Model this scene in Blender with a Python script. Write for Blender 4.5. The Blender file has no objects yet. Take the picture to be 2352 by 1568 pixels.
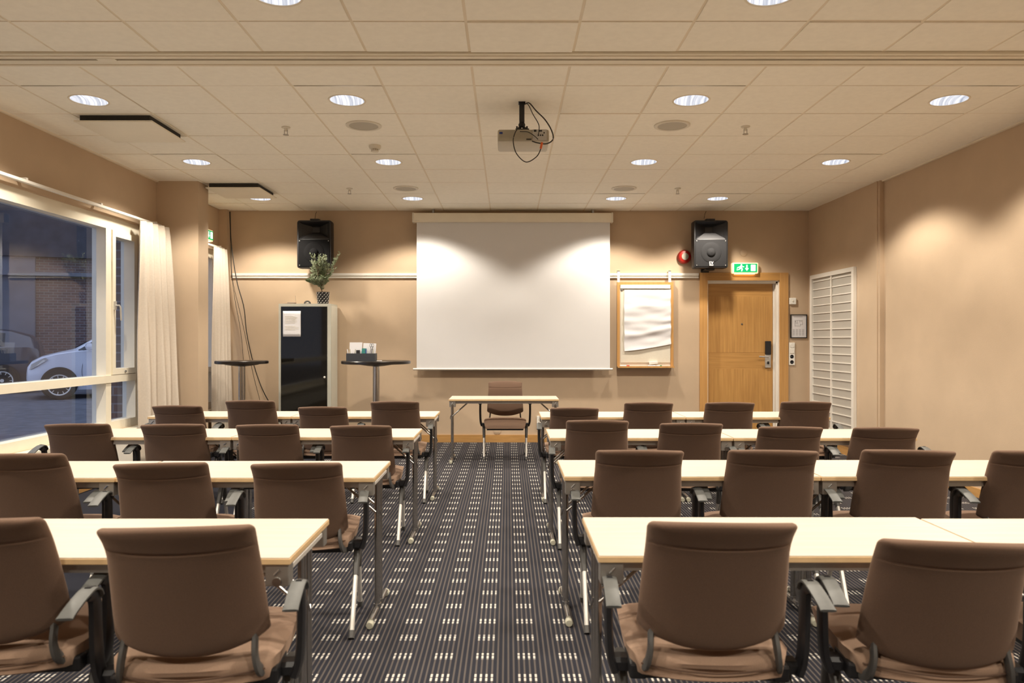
import bpy, bmesh, math, random
from mathutils import Vector, Matrix
random.seed(7)
PI = math.pi
S = bpy.context.scene
COL = S.collection
# ---------------------------------------------------------------- camera
cd = bpy.data.cameras.new('camera'); cam = bpy.data.objects.new('camera', cd); COL.objects.link(cam)
EYE = 1.31; F = 1712.0
cam.location = (0, 0, EYE); cam.rotation_euler = (PI/2, 0, 0)
cd.sensor_width = 36; cd.lens = 36*F/2352
cd.shift_x = 10/2352; cd.shift_y = -2/2352
cd.clip_start = 0.05; cd.clip_end = 200
cd.dof.use_dof = True; cd.dof.focus_distance = 7.5; cd.dof.aperture_fstop = 4.5
S.camera = cam
# ---------------------------------------------------------------- world (overcast dusk sky)
w = bpy.data.worlds.new('world'); S.world = w; w.use_nodes = True
bg = w.node_tree.nodes['Background']; bg.inputs[0].default_value = (0.50, 0.57, 0.78, 1); bg.inputs[1].default_value = 1.5
S.view_settings.view_transform = 'Standard'; S.view_settings.look = 'None'
S.view_settings.gamma = 1; S.view_settings.use_curve_mapping = False
S.view_settings.exposure = 0.0
S.cycles.max_bounces = 14; S.cycles.diffuse_bounces = 10; S.cycles.glossy_bounces = 5
S.cycles.transparent_max_bounces = 12
LAMP_W = 63.0; LAMP_COL = (1.0, 0.895, 0.75)
# ceiling lamps: x, y (room's grid of recessed downlights, two more rows behind the camera)
LAMPS = [(-1.12,3.61),(1.28,3.61),(-2.92,5.2),(-1.12,5.2),(1.28,5.2),(3.08,5.2),
         (-2.92,7.0),(-1.12,7.0),(1.28,7.0),(3.08,7.0),(-2.92,8.8),(-1.12,8.8),(1.28,8.8),(2.48,8.8),
         (-2.92,3.61),(3.08,3.61),(-2.92,1.81),(-1.12,1.81),(1.28,1.81),(3.08,1.81),(-2.92,-.1),(-1.12,-.1),(1.28,-.1),(3.08,-.1)]
CEIL = 2.985
XL, XR, YB = -3.69, 3.90, 9.62

# ---------------------------------------------------------------- helpers
def px(u, v, Y):            # a point of the room at depth Y seen at photo pixel u, v
    return Vector(((u-1166)*Y/F, Y, EYE-(v-782)*Y/F))

class MB:
    def __init__(s): s.bm = bmesh.new()
    def box(s, x0, x1, y0, y1, z0, z1, M=None, bev=0):
        vs = [Vector((x, y, z)) for x in (x0, x1) for y in (y0, y1) for z in (z0, z1)]
        if M is not None: vs = [M @ v for v in vs]
        v = [s.bm.verts.new(p) for p in vs]
        fs = [s.bm.faces.new([v[i] for i in q]) for q in ((0,1,3,2),(4,6,7,5),(0,4,5,1),(2,3,7,6),(0,2,6,4),(1,5,7,3))]
        if bev > 0:
            es = list({e for f in fs for e in f.edges})
            bmesh.ops.bevel(s.bm, geom=es, offset=bev, segments=2, affect='EDGES', profile=.5)
        return s
    def poly(s, pts):
        return s.bm.faces.new([s.bm.verts.new(Vector(p)) for p in pts])
    def prism(s, pts, d):       # closed outline + depth vector
        a = [s.bm.verts.new(Vector(p)) for p in pts]; b = [s.bm.verts.new(Vector(p)+Vector(d)) for p in pts]
        s.bm.faces.new(a[::-1]); s.bm.faces.new(b); n = len(a)
        for i in range(n): s.bm.faces.new([a[i], a[(i+1)%n], b[(i+1)%n], b[i]])
        return s
    def loops(s, rings, cap=True, closed=True):
        R = [[s.bm.verts.new(Vector(p)) for p in r] for r in rings]; n = len(R[0])
        for a, b in zip(R, R[1:]):
            for i in range(n if closed else n-1):
                s.bm.faces.new([a[i], a[(i+1)%n], b[(i+1)%n], b[i]])
        if cap and closed:
            s.bm.faces.new(R[0][::-1]); s.bm.faces.new(R[-1])
        return s
    def lathe(s, prof, c=(0,0,0), n=24, axis='Z', cap=True):
        rings = []
        for r, h in prof:
            ring = []
            for i in range(n):
                a = 2*PI*i/n; p = (r*math.cos(a), r*math.sin(a), h)
                if axis == 'Y': p = (p[0], p[2], p[1])
                if axis == 'X': p = (p[2], p[0], p[1])
                ring.append(Vector(c)+Vector(p))
            rings.append(ring)
        return s.loops(rings, cap)
    def sweep(s, pts, w, h=None, up=(0,0,1), n=8, rx=None):   # rect (w x h) or round (r=w) section along points
        pts = [Vector(p) for p in pts]; rings = []
        up = Vector(up)
        for i, p in enumerate(pts):
            t = (pts[min(i+1, len(pts)-1)]-pts[max(i-1, 0)]).normalized()
            u = up if abs(t.dot(up)) < .98 else Vector((1,0,0)) if abs(t.x) < .9 else Vector((0,1,0))
            sx = t.cross(u).normalized(); sy = sx.cross(t).normalized()
            wi = w[i] if isinstance(w, (list, tuple)) else w
            if h is None:
                rings.append([p+sx*wi*math.cos(2*PI*k/n)+sy*wi*math.sin(2*PI*k/n) for k in range(n)])
            else:
                hi = h[i] if isinstance(h, (list, tuple)) else h
                c = .22
                q = [(-.5,-.5+c),(-.5+c,-.5),(.5-c,-.5),(.5,-.5+c),(.5,.5-c),(.5-c,.5),(-.5+c,.5),(-.5,.5-c)]
                rings.append([p+sx*wi*a+sy*hi*b for a, b in q])
        return s.loops(rings)
    def build(s, name, m, parent=None, smooth=None, loc=None):
        bmesh.ops.recalc_face_normals(s.bm, faces=s.bm.faces)
        me = bpy.data.meshes.new(name); s.bm.to_mesh(me); s.bm.free()
        o = bpy.data.objects.new(name, me); COL.objects.link(o)
        if m: me.materials.append(m)
        if parent: o.parent = parent
        if loc: o.location = loc
        if smooth is not None:
            me.polygons.foreach_set('use_smooth', [True]*len(me.polygons))
            try: me.set_sharp_from_angle(angle=math.radians(smooth))
            except Exception: pass
        return o

def curve_pts(ctrl, n=8):       # Catmull-Rom
    P = [Vector(p) for p in ctrl]; P = [2*P[0]-P[1]]+P+[2*P[-1]-P[-2]]; out = []
    for i in range(1, len(P)-2):
        a, b, c, d = P[i-1:i+3]
        for k in range(n):
            t = k/n; out.append(.5*((2*b)+(c-a)*t+(2*a-5*b+4*c-d)*t*t+(3*b-a-3*c+d)*t**3))
    out.append(P[-2]); return out

def tag(o, label=None, cat=None, group=None, kind=None):
    if label: o['label'] = label
    if cat: o['category'] = cat
    if group: o['group'] = group
    if kind: o['kind'] = kind
    return o
def thing(name, label, cat, loc=(0,0,0), rz=0, group=None):
    o = bpy.data.objects.new(name, None); COL.objects.link(o); o.empty_display_size = .1
    o.location = loc; o.rotation_euler = (0, 0, rz)
    return tag(o, label, cat, group)
def struct(o): o['kind'] = 'structure'; return o
def dup(root, loc, rz, label, group=None):
    r = root.copy(); COL.objects.link(r); r.location = loc; r.rotation_euler = (0, 0, rz)
    r['label'] = label
    if group: r['group'] = group
    for ch in list(root.children):
        c = ch.copy(); COL.objects.link(c); c.parent = r
        for g in list(ch.children):
            d = g.copy(); COL.objects.link(d); d.parent = c
    return r

# ---------------------------------------------------------------- materials
def N(nt, t, **kw):
    n = nt.nodes.new(t)
    for k, v in kw.items(): setattr(n, k, v)
    return n
def mat(name, col, rough=.6, metal=0., noise=0., scale=40., bump=0., bscale=None, spec=.5, stretch=(1,1,1), emit=None, es=1, coat=0, sheen=0, col2=None):
    m = bpy.data.materials.new(name); m.use_nodes = True; nt = m.node_tree; b = nt.nodes['Principled BSDF']
    b.inputs['Base Color'].default_value = (*col, 1); b.inputs['Roughness'].default_value = rough
    b.inputs['Metallic'].default_value = metal; b.inputs['Specular IOR Level'].default_value = spec
    if coat: b.inputs['Coat Weight'].default_value = coat
    if sheen: b.inputs['Sheen Weight'].default_value = sheen; b.inputs['Sheen Tint'].default_value = (1,.72,.55,1)
    if emit: b.inputs['Emission Color'].default_value = (*emit, 1); b.inputs['Emission Strength'].default_value = es
    tc = N(nt, 'ShaderNodeTexCoord'); mp = N(nt, 'ShaderNodeMapping'); mp.inputs['Scale'].default_value = stretch
    nt.links.new(tc.outputs['Object'], mp.inputs[0])
    nz = N(nt, 'ShaderNodeTexNoise'); nz.inputs['Scale'].default_value = scale; nz.inputs['Detail'].default_value = 4
    nt.links.new(mp.outputs[0], nz.inputs['Vector'])
    if noise or col2:
        c2 = col2 or tuple(min(1, c*(1-noise)) for c in col); c1 = col if col2 else tuple(min(1, c*(1+noise)) for c in col)
        r = N(nt, 'ShaderNodeValToRGB'); r.color_ramp.elements[0].position = .32; r.color_ramp.elements[1].position = .68
        r.color_ramp.elements[0].color = (*c2, 1); r.color_ramp.elements[1].color = (*c1, 1)
        nt.links.new(nz.outputs[0], r.inputs[0]); nt.links.new(r.outputs[0], b.inputs['Base Color'])
    if bump:
        nb = nz
        if bscale:
            nb = N(nt, 'ShaderNodeTexNoise'); nb.inputs['Scale'].default_value = bscale
            nt.links.new(mp.outputs[0], nb.inputs['Vector'])
        bp = N(nt, 'ShaderNodeBump'); bp.inputs['Strength'].default_value = bump; bp.inputs['Distance'].default_value = .002
        nt.links.new(nb.outputs[0], bp.inputs['Height']); nt.links.new(bp.outputs[0], b.inputs['Normal'])
    return m

M = {}
M['wall'] = mat('woven_wallpaper', (.535,.412,.292), .9, noise=.035, scale=3, bump=.25, bscale=160, spec=.2)
M['tile'] = mat('ceiling_tile', (.92,.885,.79), .95, noise=.02, scale=25, bump=.25, bscale=220, spec=.1)
M['grid'] = mat('grid_bar', (.80,.72,.58), .7, noise=.02, scale=6)
M['cream'] = mat('cream_metal', (.80,.74,.61), .45, noise=.02, scale=6)
M['slot'] = mat('dark_slot', (.03,.028,.025), .8, noise=.1)
M['white'] = mat('white_paint', (.78,.75,.69), .45, noise=.015, scale=8)
M['frame'] = mat('window_paint', (.80,.75,.62), .4, noise=.02, scale=8)
M['pure'] = mat('white_plastic', (.82,.80,.74), .4, noise=.01)
M['screen'] = mat('screen_fabric', (.70,.70,.71), .8, noise=.008, scale=4, spec=.2)
M['paper'] = mat('paper', (.76,.76,.79), .8, noise=.01, spec=.2)
M['ink'] = mat('grey_ink', (.35,.34,.36), .8, noise=.05)
M['black'] = mat('black_plastic', (.012,.012,.014), .42, noise=.1, bump=.1, bscale=300)
M['blackgrille'] = mat('speaker_grille', (.026,.026,.028), .8, spec=.2, noise=.3, scale=700, bump=.4, bscale=700)
M['cone'] = mat('speaker_cone', (.028,.028,.030), .85, spec=.2, noise=.15, scale=500)
M['greyplastic'] = mat('grey_armpad', (.095,.098,.094), .5, noise=.06, scale=60, bump=.1, bscale=400)
M['darkgrey'] = mat('dark_grey_plastic', (.085,.083,.08), .45, noise=.05)
M['chrome'] = mat('chrome', (.46,.45,.44), .26, 1, noise=.02)
M['satin'] = mat('satin_aluminium', (.72,.70,.66), .5, .55, noise=.03, scale=30)
M['steel'] = mat('grey_steel', (.36,.355,.34), .42, .85, noise=.05, scale=30)
M['bracket'] = mat('bracket_metal', (.42,.40,.37), .4, .8, noise=.05, scale=30)
M['capwhite'] = mat('yellowed_cap', (.46,.45,.36), .6, noise=.04)
M['rubber'] = mat('rubber', (.02,.02,.02), .8, noise=.1)
M['seat'] = mat('taupe_fabric_shaded', (.118,.073,.051), .92, noise=.10, scale=420, bump=.35, bscale=600, spec=.15, sheen=.28)  # chair fabric for the backs, their shade darkened into the colour
M['seatl'] = mat('taupe_fabric_lit', (.34,.23,.165), .92, noise=.08, scale=420, bump=.35, bscale=600, spec=.15, sheen=.25)  # same chair fabric for seats, light from above brightened into the colour
M['birch'] = mat('birch_laminate', (.60,.525,.44), .42, scale=9, stretch=(.35,6,6), col2=(.55,.475,.39))
M['edge'] = mat('table_edge', (.64,.45,.24), .5, noise=.05, scale=20)
M['oak'] = mat('oak_veneer', (.54,.30,.095), .42, scale=7, stretch=(7,7,.35), col2=(.43,.225,.068))
M['oakh'] = mat('oak_veneer_cross', (.52,.285,.09), .42, scale=7, stretch=(.35,7,7), col2=(.42,.22,.065))
M['oakl'] = mat('oak_trim', (.58,.325,.115), .4, scale=7, stretch=(7,7,.3), col2=(.49,.26,.085))
M['base'] = mat('oak_baseboard', (.52,.29,.10), .45, scale=5, stretch=(1,1,8), col2=(.44,.24,.08))
M['pane'] = mat('frosted_pane', (.44,.42,.38), .55, noise=.03, scale=3)
M['cab'] = mat('cabinet_grey', (.50,.50,.43), .45, noise=.03, scale=8)
M['cabside'] = mat('cabinet_side', (.60,.60,.53), .5, noise=.02, scale=8)
M['smoke'] = mat('smoked_glass', (.010,.009,.007), .05, noise=.1, spec=.28)
M['topblack'] = mat('black_laminate', (.014,.011,.010), .28, noise=.1)
M['curtain'] = mat('curtain_linen', (.62,.55,.47), .95, noise=.03, scale=60, bump=.2, bscale=400, spec=.1)
M['red'] = mat('red_plastic', (.45,.018,.012), .35, noise=.04)
M['silver'] = mat('silver_paint', (.55,.54,.52), .35, .5, noise=.03)
M['tray'] = mat('slate_tray', (.045,.05,.06), .6, noise=.06)
M['leaf'] = mat('olive_leaf', (.12,.17,.07), .55, scale=9, col2=(.33,.38,.25))
M['bark'] = mat('olive_bark', (.16,.11,.07), .85, noise=.25, scale=60, bump=.5)
M['soil'] = mat('soil', (.03,.02,.014), .95, noise=.3, scale=80)
M['proj'] = mat('projector_shell', (.50,.46,.37), .5, noise=.02)
M['projd'] = mat('projector_back', (.40,.37,.29), .5, noise=.03)
M['cable'] = mat('cable_black', (.025,.022,.018), .5, noise=.1)
M['orange'] = mat('orange_plug', (.75,.14,.03), .5, noise=.05)
M['teal'] = mat('teal_print', (.03,.22,.20), .5, noise=.2)
M['blue'] = mat('blue_pen', (.02,.05,.25), .4, noise=.1)
M['green'] = mat('green_pen', (.02,.2,.05), .4, noise=.1)
M['redpen'] = mat('red_pen', (.7,.05,.03), .4, noise=.1)
M['vent'] = mat('vent_grille', (.46,.43,.36), .6, noise=.06, scale=300)
M['vented'] = mat('vent_white', (.70,.66,.56), .5, noise=.02)
M['signg'] = mat('exit_green', (.0,.25,.08), .4, emit=(.0,.50,.16), es=.75, noise=.01)
M['signw'] = mat('exit_white', (.8,.9,.8), .4, emit=(.80,1.0,.72), es=1.6, noise=.01)
M['signh'] = mat('exit_housing', (.8,.72,.55), .5, emit=(1.0,.72,.38), es=.8, noise=.01)
M['signl'] = mat('exit_tube', (.9,.8,.6), .5, emit=(1.0,.55,.2), es=7, noise=.01)
M['signt'] = mat('exit_glow', (.3,.8,.7), .5, emit=(.25,1.0,.75), es=5, noise=.01)
M['asphalt'] = mat('asphalt', (.105,.112,.135), .8, noise=.25, scale=6, bump=.4, bscale=60)
M['lane'] = mat('road_paint', (.42,.45,.52), .7, noise=.2, scale=9)
M['carwhite'] = mat('white_car_paint', (.62,.65,.74), .22, noise=.01, coat=.6)
M['cardark'] = mat('dark_car_paint', (.045,.05,.07), .25, noise=.02, coat=.6)
M['carglass'] = mat('car_glass', (.012,.014,.018), .08, noise=.05, spec=.7)
M['tyre'] = mat('tyre', (.02,.02,.022), .8, noise=.1)
M['concrete'] = mat('grey_render', (.13,.14,.17), .85, noise=.15, scale=1.2)
M['shade'] = mat('dark_panel', (.055,.055,.065), .8, noise=.2, scale=3)
# printed star pattern pot
M['pot'] = mat('pot_black', (.012,.012,.012), .5, noise=.1)
M['hornlip'] = mat('horn_lip', (.075,.075,.08), .45, noise=.1, scale=300)
M['conedark'] = mat('speaker_cone_dark', (.009,.009,.010), .9, spec=.15, noise=.1, scale=300)
M['potdot'] = mat('pot_white', (.75,.73,.7), .5, noise=.02)

def reflector_mat():      # ribbed bright reflector of a downlight
    m = bpy.data.materials.new('lamp_reflector'); m.use_nodes = True; nt = m.node_tree; b = nt.nodes['Principled BSDF']
    tc = N(nt, 'ShaderNodeTexCoord'); mp = N(nt, 'ShaderNodeMapping'); mp.inputs['Scale'].default_value = (60, 3, 3)
    nz = N(nt, 'ShaderNodeTexNoise'); nz.inputs['Scale'].default_value = 1.0; nz.inputs['Detail'].default_value = 3
    r = N(nt, 'ShaderNodeValToRGB'); r.color_ramp.elements[0].position = .34; r.color_ramp.elements[1].position = .6
    r.color_ramp.elements[0].color = (.42,.46,.56,1); r.color_ramp.elements[1].color = (1.15,1.15,1.2,1)
    nt.links.new(tc.outputs['Object'], mp.inputs[0]); nt.links.new(mp.outputs[0], nz.inputs['Vector'])
    nt.links.new(nz.outputs[0], r.inputs[0]); nt.links.new(r.outputs[0], b.inputs['Emission Color'])
    b.inputs['Emission Strength'].default_value = .92; b.inputs['Base Color'].default_value = (.08,.08,.09,1)
    return m
M['reflector'] = reflector_mat()

def glass_mat():
    m = bpy.data.materials.new('window_glass'); m.use_nodes = True; nt = m.node_tree; nt.nodes.clear()
    o = N(nt, 'ShaderNodeOutputMaterial'); mx = N(nt, 'ShaderNodeMixShader'); t = N(nt, 'ShaderNodeBsdfTransparent'); g = N(nt, 'ShaderNodeBsdfGlossy')
    fr = N(nt, 'ShaderNodeFresnel'); fr.inputs[0].default_value = 1.65
    g.inputs['Roughness'].default_value = 0.01; g.inputs['Color'].default_value = (.9,.93,1,1); t.inputs[0].default_value = (.90,.94,.97,1)
    nt.links.new(fr.outputs[0], mx.inputs[0]); nt.links.new(t.outputs[0], mx.inputs[1]); nt.links.new(g.outputs[0], mx.inputs[2])
    nt.links.new(mx.outputs[0], o.inputs[0]); return m
M['glass'] = glass_mat()

def carpet_mat():
    m = bpy.data.materials.new('striped_carpet'); m.use_nodes = True; nt = m.node_tree; b = nt.nodes['Principled BSDF']
    L = nt.links.new
    tc = N(nt, 'ShaderNodeTexCoord'); sp = N(nt, 'ShaderNodeSeparateXYZ'); L(tc.outputs['Object'], sp.inputs[0])
    def math_(op, a, bb=None, cc=None):
        n = N(nt, 'ShaderNodeMath', operation=op)
        for i, v in enumerate((a, bb, cc)):
            if v is None: continue
            if isinstance(v, (int, float)): n.inputs[i].default_value = v
            else: L(v, n.inputs[i])
        return n.outputs[0]
    P = .1716; R = .195; q = P/8
    def fold(x, period, off):    # distance to the nearest line centre, in metres
        a = math_('ADD', x, -off+period/2+100*period)
        f = math_('MODULO', a, period)
        return math_('ABSOLUTE', math_('SUBTRACT', f, period/2))
    def less(a, t, soft): # smooth step: 1 below t
        n = N(nt, 'ShaderNodeMapRange'); n.interpolation_type = 'SMOOTHSTEP'
        n.inputs[1].default_value = t-soft; n.inputs[2].default_value = t+soft; n.inputs[3].default_value = 1; n.inputs[4].default_value = 0
        L(a, n.inputs[0]); return n.outputs[0]
    x, y = sp.outputs[0], sp.outputs[1]
    x0 = .078; y0 = 2.9
    rib = less(fold(x, q, x0+q/2), .0034, .0022)
    colm = less(fold(x, P, x0), .040, .001)
    rowm = less(fold(y, R, y0), .031, .002)
    bead = less(fold(y, .034, y0-.017), .0135, .0025)
    dot = math_('MULTIPLY', math_('MULTIPLY', less(fold(x, q, x0+q/2), .0042, .0016), bead), math_('MULTIPLY', colm, rowm))
    nz = N(nt, 'ShaderNodeTexNoise'); nz.inputs['Scale'].default_value = 500; L(tc.outputs['Object'], nz.inputs['Vector'])
    nz2 = N(nt, 'ShaderNodeTexNoise'); nz2.inputs['Scale'].default_value = 3; L(tc.outputs['Object'], nz2.inputs['Vector'])
    def mix(f, a, bb):
        n = N(nt, 'ShaderNodeMix', data_type='RGBA')
        L(f, n.inputs[0])
        for i, v in ((6, a), (7, bb)):
            if isinstance(v, tuple): n.inputs[i].default_value = (*v, 1)
            else: L(v, n.inputs[i])
        return n.outputs[2]
    base = mix(nz.outputs[0], (.018,.019,.027), (.033,.034,.044))
    c = mix(rib, base, (.105,.092,.086)); c = mix(dot, c, (.56,.535,.49))
    L(c, b.inputs['Base Color']); b.inputs['Roughness'].default_value = .95; b.inputs['Specular IOR Level'].default_value = .1
    bp = N(nt, 'ShaderNodeBump'); bp.inputs['Strength'].default_value = .4; bp.inputs['Distance'].default_value = .003
    L(nz.outputs[0], bp.inputs['Height']); L(bp.outputs[0], b.inputs['Normal'])
    return m
M['carpet'] = carpet_mat()

def brick_mat():
    m = bpy.data.materials.new('brick'); m.use_nodes = True; nt = m.node_tree; b = nt.nodes['Principled BSDF']; L = nt.links.new
    tc = N(nt, 'ShaderNodeTexCoord'); br = N(nt, 'ShaderNodeTexBrick'); L(tc.outputs['UV'], br.inputs['Vector'])
    br.inputs['Color1'].default_value = (.16,.10,.09,1); br.inputs['Color2'].default_value = (.10,.07,.07,1); br.inputs['Mortar'].default_value = (.20,.19,.20,1)
    br.inputs['Scale'].default_value = 1; br.inputs['Brick Width'].default_value = .25; br.inputs['Row Height'].default_value = .085; br.inputs['Mortar Size'].default_value = .008
    L(br.outputs[0], b.inputs['Base Color']); b.inputs['Roughness'].default_value = .9
    return m
M['brick'] = brick_mat()

# ================================================================ SETTING
YR = -3.2     # wall behind the camera
o = MB(); o.box(XL-.3, XR+.4, YR-.2, YB+.3, -.12, 0); struct(o.build('floor', M['carpet']))
# ceiling: panels of a suspended grid
slab = MB(); slab.box(XL-.3, XR+.4, YR-.2, YB+.3, CEIL+.12, CEIL+.3); ceiling = struct(slab.build('ceiling', M['grid']))
xs = [.38+.6*k for k in range(-8, 8)]; xs = [XL]+[x for x in xs if XL+.02 < x < XR+.04]+[XR+.05]
ysf = [4.525]+[4.9+.6*k for k in range(8)]+[YB]
ysn = [YR]+[3.91-.6*k for k in range(11, -1, -1)]+[4.325]
lamp_tiles = {(round(a,2), round(b,2)) for a, b in LAMPS}
sag = {(2,'n'):0}
tiles = MB(); g = .008
speak_c = [(-1.12,5.8),(1.28,5.8),(-1.12,8.2),(1.28,8.2)]
for ys in (ysn, ysf):
    for y0, y1 in zip(ys, ys[1:]):
        for x0, x1 in zip(xs, xs[1:]):
            cx, cy = (x0+x1)/2, (y0+y1)/2
            hole = next((l for l in LAMPS if abs(l[0]-cx) < .2 and abs(l[1]-cy) < .2), None)
            dz = random.uniform(-.0015, .0015); tx = random.uniform(-.0015, .0015)
            if y0 > 3.8 and y1 < 4.4 and abs(cx-.08) < .2: dz = -.006
            if y0 > 3.8 and y1 < 4.4 and 1.6 < cx < 3.2: tx = .006
            if 5.4 < y0 < 6.8 and cx > 3.4: tx = -.006
            def Z(x, y): return CEIL+dz+tx*(y-cy)/.3
            if not hole:
                tiles.poly([(x0+g,y0+g,Z(x0,y0)),(x0+g,y1-g,Z(x0,y1)),(x1-g,y1-g,Z(x1,y1)),(x1-g,y0+g,Z(x1,y0))])
                for (a, b), (c, d) in (((x0+g,y0+g),(x1-g,y0+g)),((x1-g,y0+g),(x1-g,y1-g)),((x1-g,y1-g),(x0+g,y1-g)),((x0+g,y1-g),(x0+g,y0+g))):
                    tiles.poly([(a,b,Z(a,b)),(c,d,Z(c,d)),(c,d,CEIL+.02),(a,b,CEIL+.02)])
            else:
                n = 32; lx, ly = hole; inner = []; outer = []
                for i in range(n):
                    a = 2*PI*i/n+PI/4; ca, sa = math.cos(a), math.sin(a)
                    inner.append((lx+.118*ca, ly+.118*sa, CEIL))
                    k = 1/max(abs(ca), abs(sa)); hx = ca*k; hy = sa*k
                    outer.append((cx+hx*((x1-x0)/2-g), cy+hy*((y1-y0)/2-g), CEIL))
                tiles.loops([outer, inner], cap=False)
t_ = tiles.build('ceiling_panels', M['tile'], ceiling)
gb = MB()
for ys in (ysn, ysf):
    for x in xs[1:-1]: gb.box(x-.012, x+.012, ys[0], ys[-1], CEIL+.003, CEIL+.03)
    for y in ys[1:-1]:
        for x0, x1 in zip(xs, xs[1:]): gb.box(x0+.012, x1-.012, y-.012, y+.012, CEIL+.004, CEIL+.03)
gb.build('ceiling_grid', M['grid'], ceiling)
# partition track across the ceiling
tr = MB(); tr.box(XL, XR+.05, 4.325, 4.402, CEIL-.012, CEIL+.02); tr.box(XL, XR+.05, 4.43, 4.525, CEIL-.012, CEIL+.02); tr.box(XL, XR+.05, 4.352, 4.372, CEIL-.018, CEIL-.01); tr.box(XL, XR+.05, 4.49, 4.50, CEIL-.018, CEIL-.01)
track = thing('partition_track', 'cream twin-profile partition track running across the whole ceiling', 'track', (0,4.42,CEIL))
def par(o, p): o.parent = p; o.matrix_parent_inverse = Matrix.Translation(-Vector(p.location)) if not p.rotation_euler.z else p.matrix_basis.inverted(); return o
par(tr.build('track_profile', M['cream']), track)
b_ = MB(); b_.box(XL, XR+.05, 4.402, 4.43, CEIL+.001, CEIL+.02); par(b_.build('track_slot', M['slot']), track)
b_ = MB(); b_.box(-2.43, -2.32, 4.396, 4.436, CEIL-.014, CEIL-.006); par(b_.build('joint_plate', M['cream']), track)

# walls
WT = .28
def yspan(mb, x0, x1, ya, yb, openings, z1=CEIL+.1):
    y = ya
    for (a, b, za, zb) in openings:
        mb.box(x0, x1, y, a, 0, z1); mb.box(x0, x1, a, b, 0, za); mb.box(x0, x1, a, b, zb, z1); y = b
    mb.box(x0, x1, y, yb, 0, z1)
W1 = (2.6, 7.50, .47, 2.46); W2 = (8.30, 9.44, .47, 2.45)
mb = MB(); yspan(mb, XL-WT, XL, YR, YB+.2, [W1, W2]); struct(mb.build('wall_left', M['wall']))
mb = MB(); mb.box(XL, -3.25, 7.83, 8.09, 0, CEIL+.1); struct(mb.build('wall_pier', M['wall']))
mb = MB(); mb.box(XL, -3.585, 9.52, YB, 0, CEIL+.1); struct(mb.build('wall_corner', M['wall']))
DX0, DX1, DZ = 2.575, 3.505, 2.085
mb = MB(); mb.box(XL, DX0, YB, YB+.25, 0, CEIL+.1); mb.box(DX1, XR+.3, YB, YB+.25, 0, CEIL+.1); mb.box(DX0, DX1, YB, YB+.25, DZ, CEIL+.1)
struct(mb.build('wall_back', M['wall']))
mb = MB(); mb.box(3.885, 4.2, 7.84, YB, 0, CEIL+.1); mb.box(3.94, 4.2, YR, 7.84, 0, CEIL+.1)
struct(mb.build('wall_right', M['wall']))
mb = MB(); mb.box(XL, 4.2, YR-.2, YR, 0, CEIL+.1); struct(mb.build('wall_rear', M['wall']))
# vertical cover strip where the right wall steps
mb = MB(); mb.box(3.895, 3.94, 7.80, 7.84, 0, CEIL); struct(mb.build('trim_1', M['wall']))
# wall / ceiling edge trims
mb = MB(); mb.box(3.915, 3.94, YR, 7.80, CEIL-.012, CEIL); struct(mb.build('trim_2', M['grid']))
mb = MB(); mb.box(XL, XL+.022, YR, 7.83, CEIL-.012, CEIL); struct(mb.build('trim_3', M['grid']))
# baseboards
def base(name, *bs):
    mb = MB()
    for b in bs: mb.box(*b)
    struct(mb.build(name, M['base']))
base('baseboard_back', (-3.585, 2.48, YB-.016, YB, 0, .095), (3.60, 3.87, YB-.016, YB, 0, .095))
base('baseboard_right', (3.868, 3.885, 7.82, YB-.016, 0, .095), (3.922, 3.94, YR, 7.80, 0, .075))
base('baseboard_left', (XL, XL+.016, YR, 7.83, 0, .075))

# white picture rail
rail = thing('picture_rail', 'white metal display rail running along the back wall above the flip chart', 'rail', (0,YB,2.14))
def railpart(x0, x1):
    mb = MB(); mb.box(x0, x1, YB-.03, YB, 2.148, 2.178); mb.box(x0, x1, YB-.012, YB, 2.128, 2.148); mb.box(x0, x1, YB-.026, YB, 2.116, 2.130)
    par(mb.build('rail_bar', M['white']), rail)
railpart(-3.55, -1.17); railpart(1.31, 2.46)

# ---------------- window 1
def window(name, Y0, Y1, Z0, Z1, trans, mull, glassx=XL-.11):
    root = MB(); t = .09
    x0, x1 = XL-.15, XL-.02
    root.box(x0, x1, Y0, Y1, Z1-.11, Z1); root.box(x0, x1, Y0, Y1, Z0, Z0+.08)
    root.box(x0, x1, Y0, Y0+.07, Z0+.08, Z1-.11); root.box(x0, x1, Y1-.07, Y1, Z0+.08, Z1-.11)
    for y in mull: root.box(x0, x1, y-.045, y+.045, Z0+.08, Z1-.11)
    for z in trans: root.box(x0, x1+.012, Y0+.07, Y1-.07, z-.034, z+.034)
    f = struct(root.build(name, M['frame']))
    g_ = MB(); ys = [Y0+.07]+list(mull)+[Y1-.07]; zs = [Z0+.08]+list(trans)+[Z1-.11]
    for a, b in zip(ys, ys[1:]):
        for c, d in zip(zs, zs[1:]):
            g_.poly([(glassx,a+.0,c),(glassx,b,c),(glassx,b,d),(glassx,a,d)])
    g_.build('glass', M['glass'], f)
    return f
w1 = window('window_1', *W1[:2], W1[2], W1[3], (.952,), (6.93,))
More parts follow.
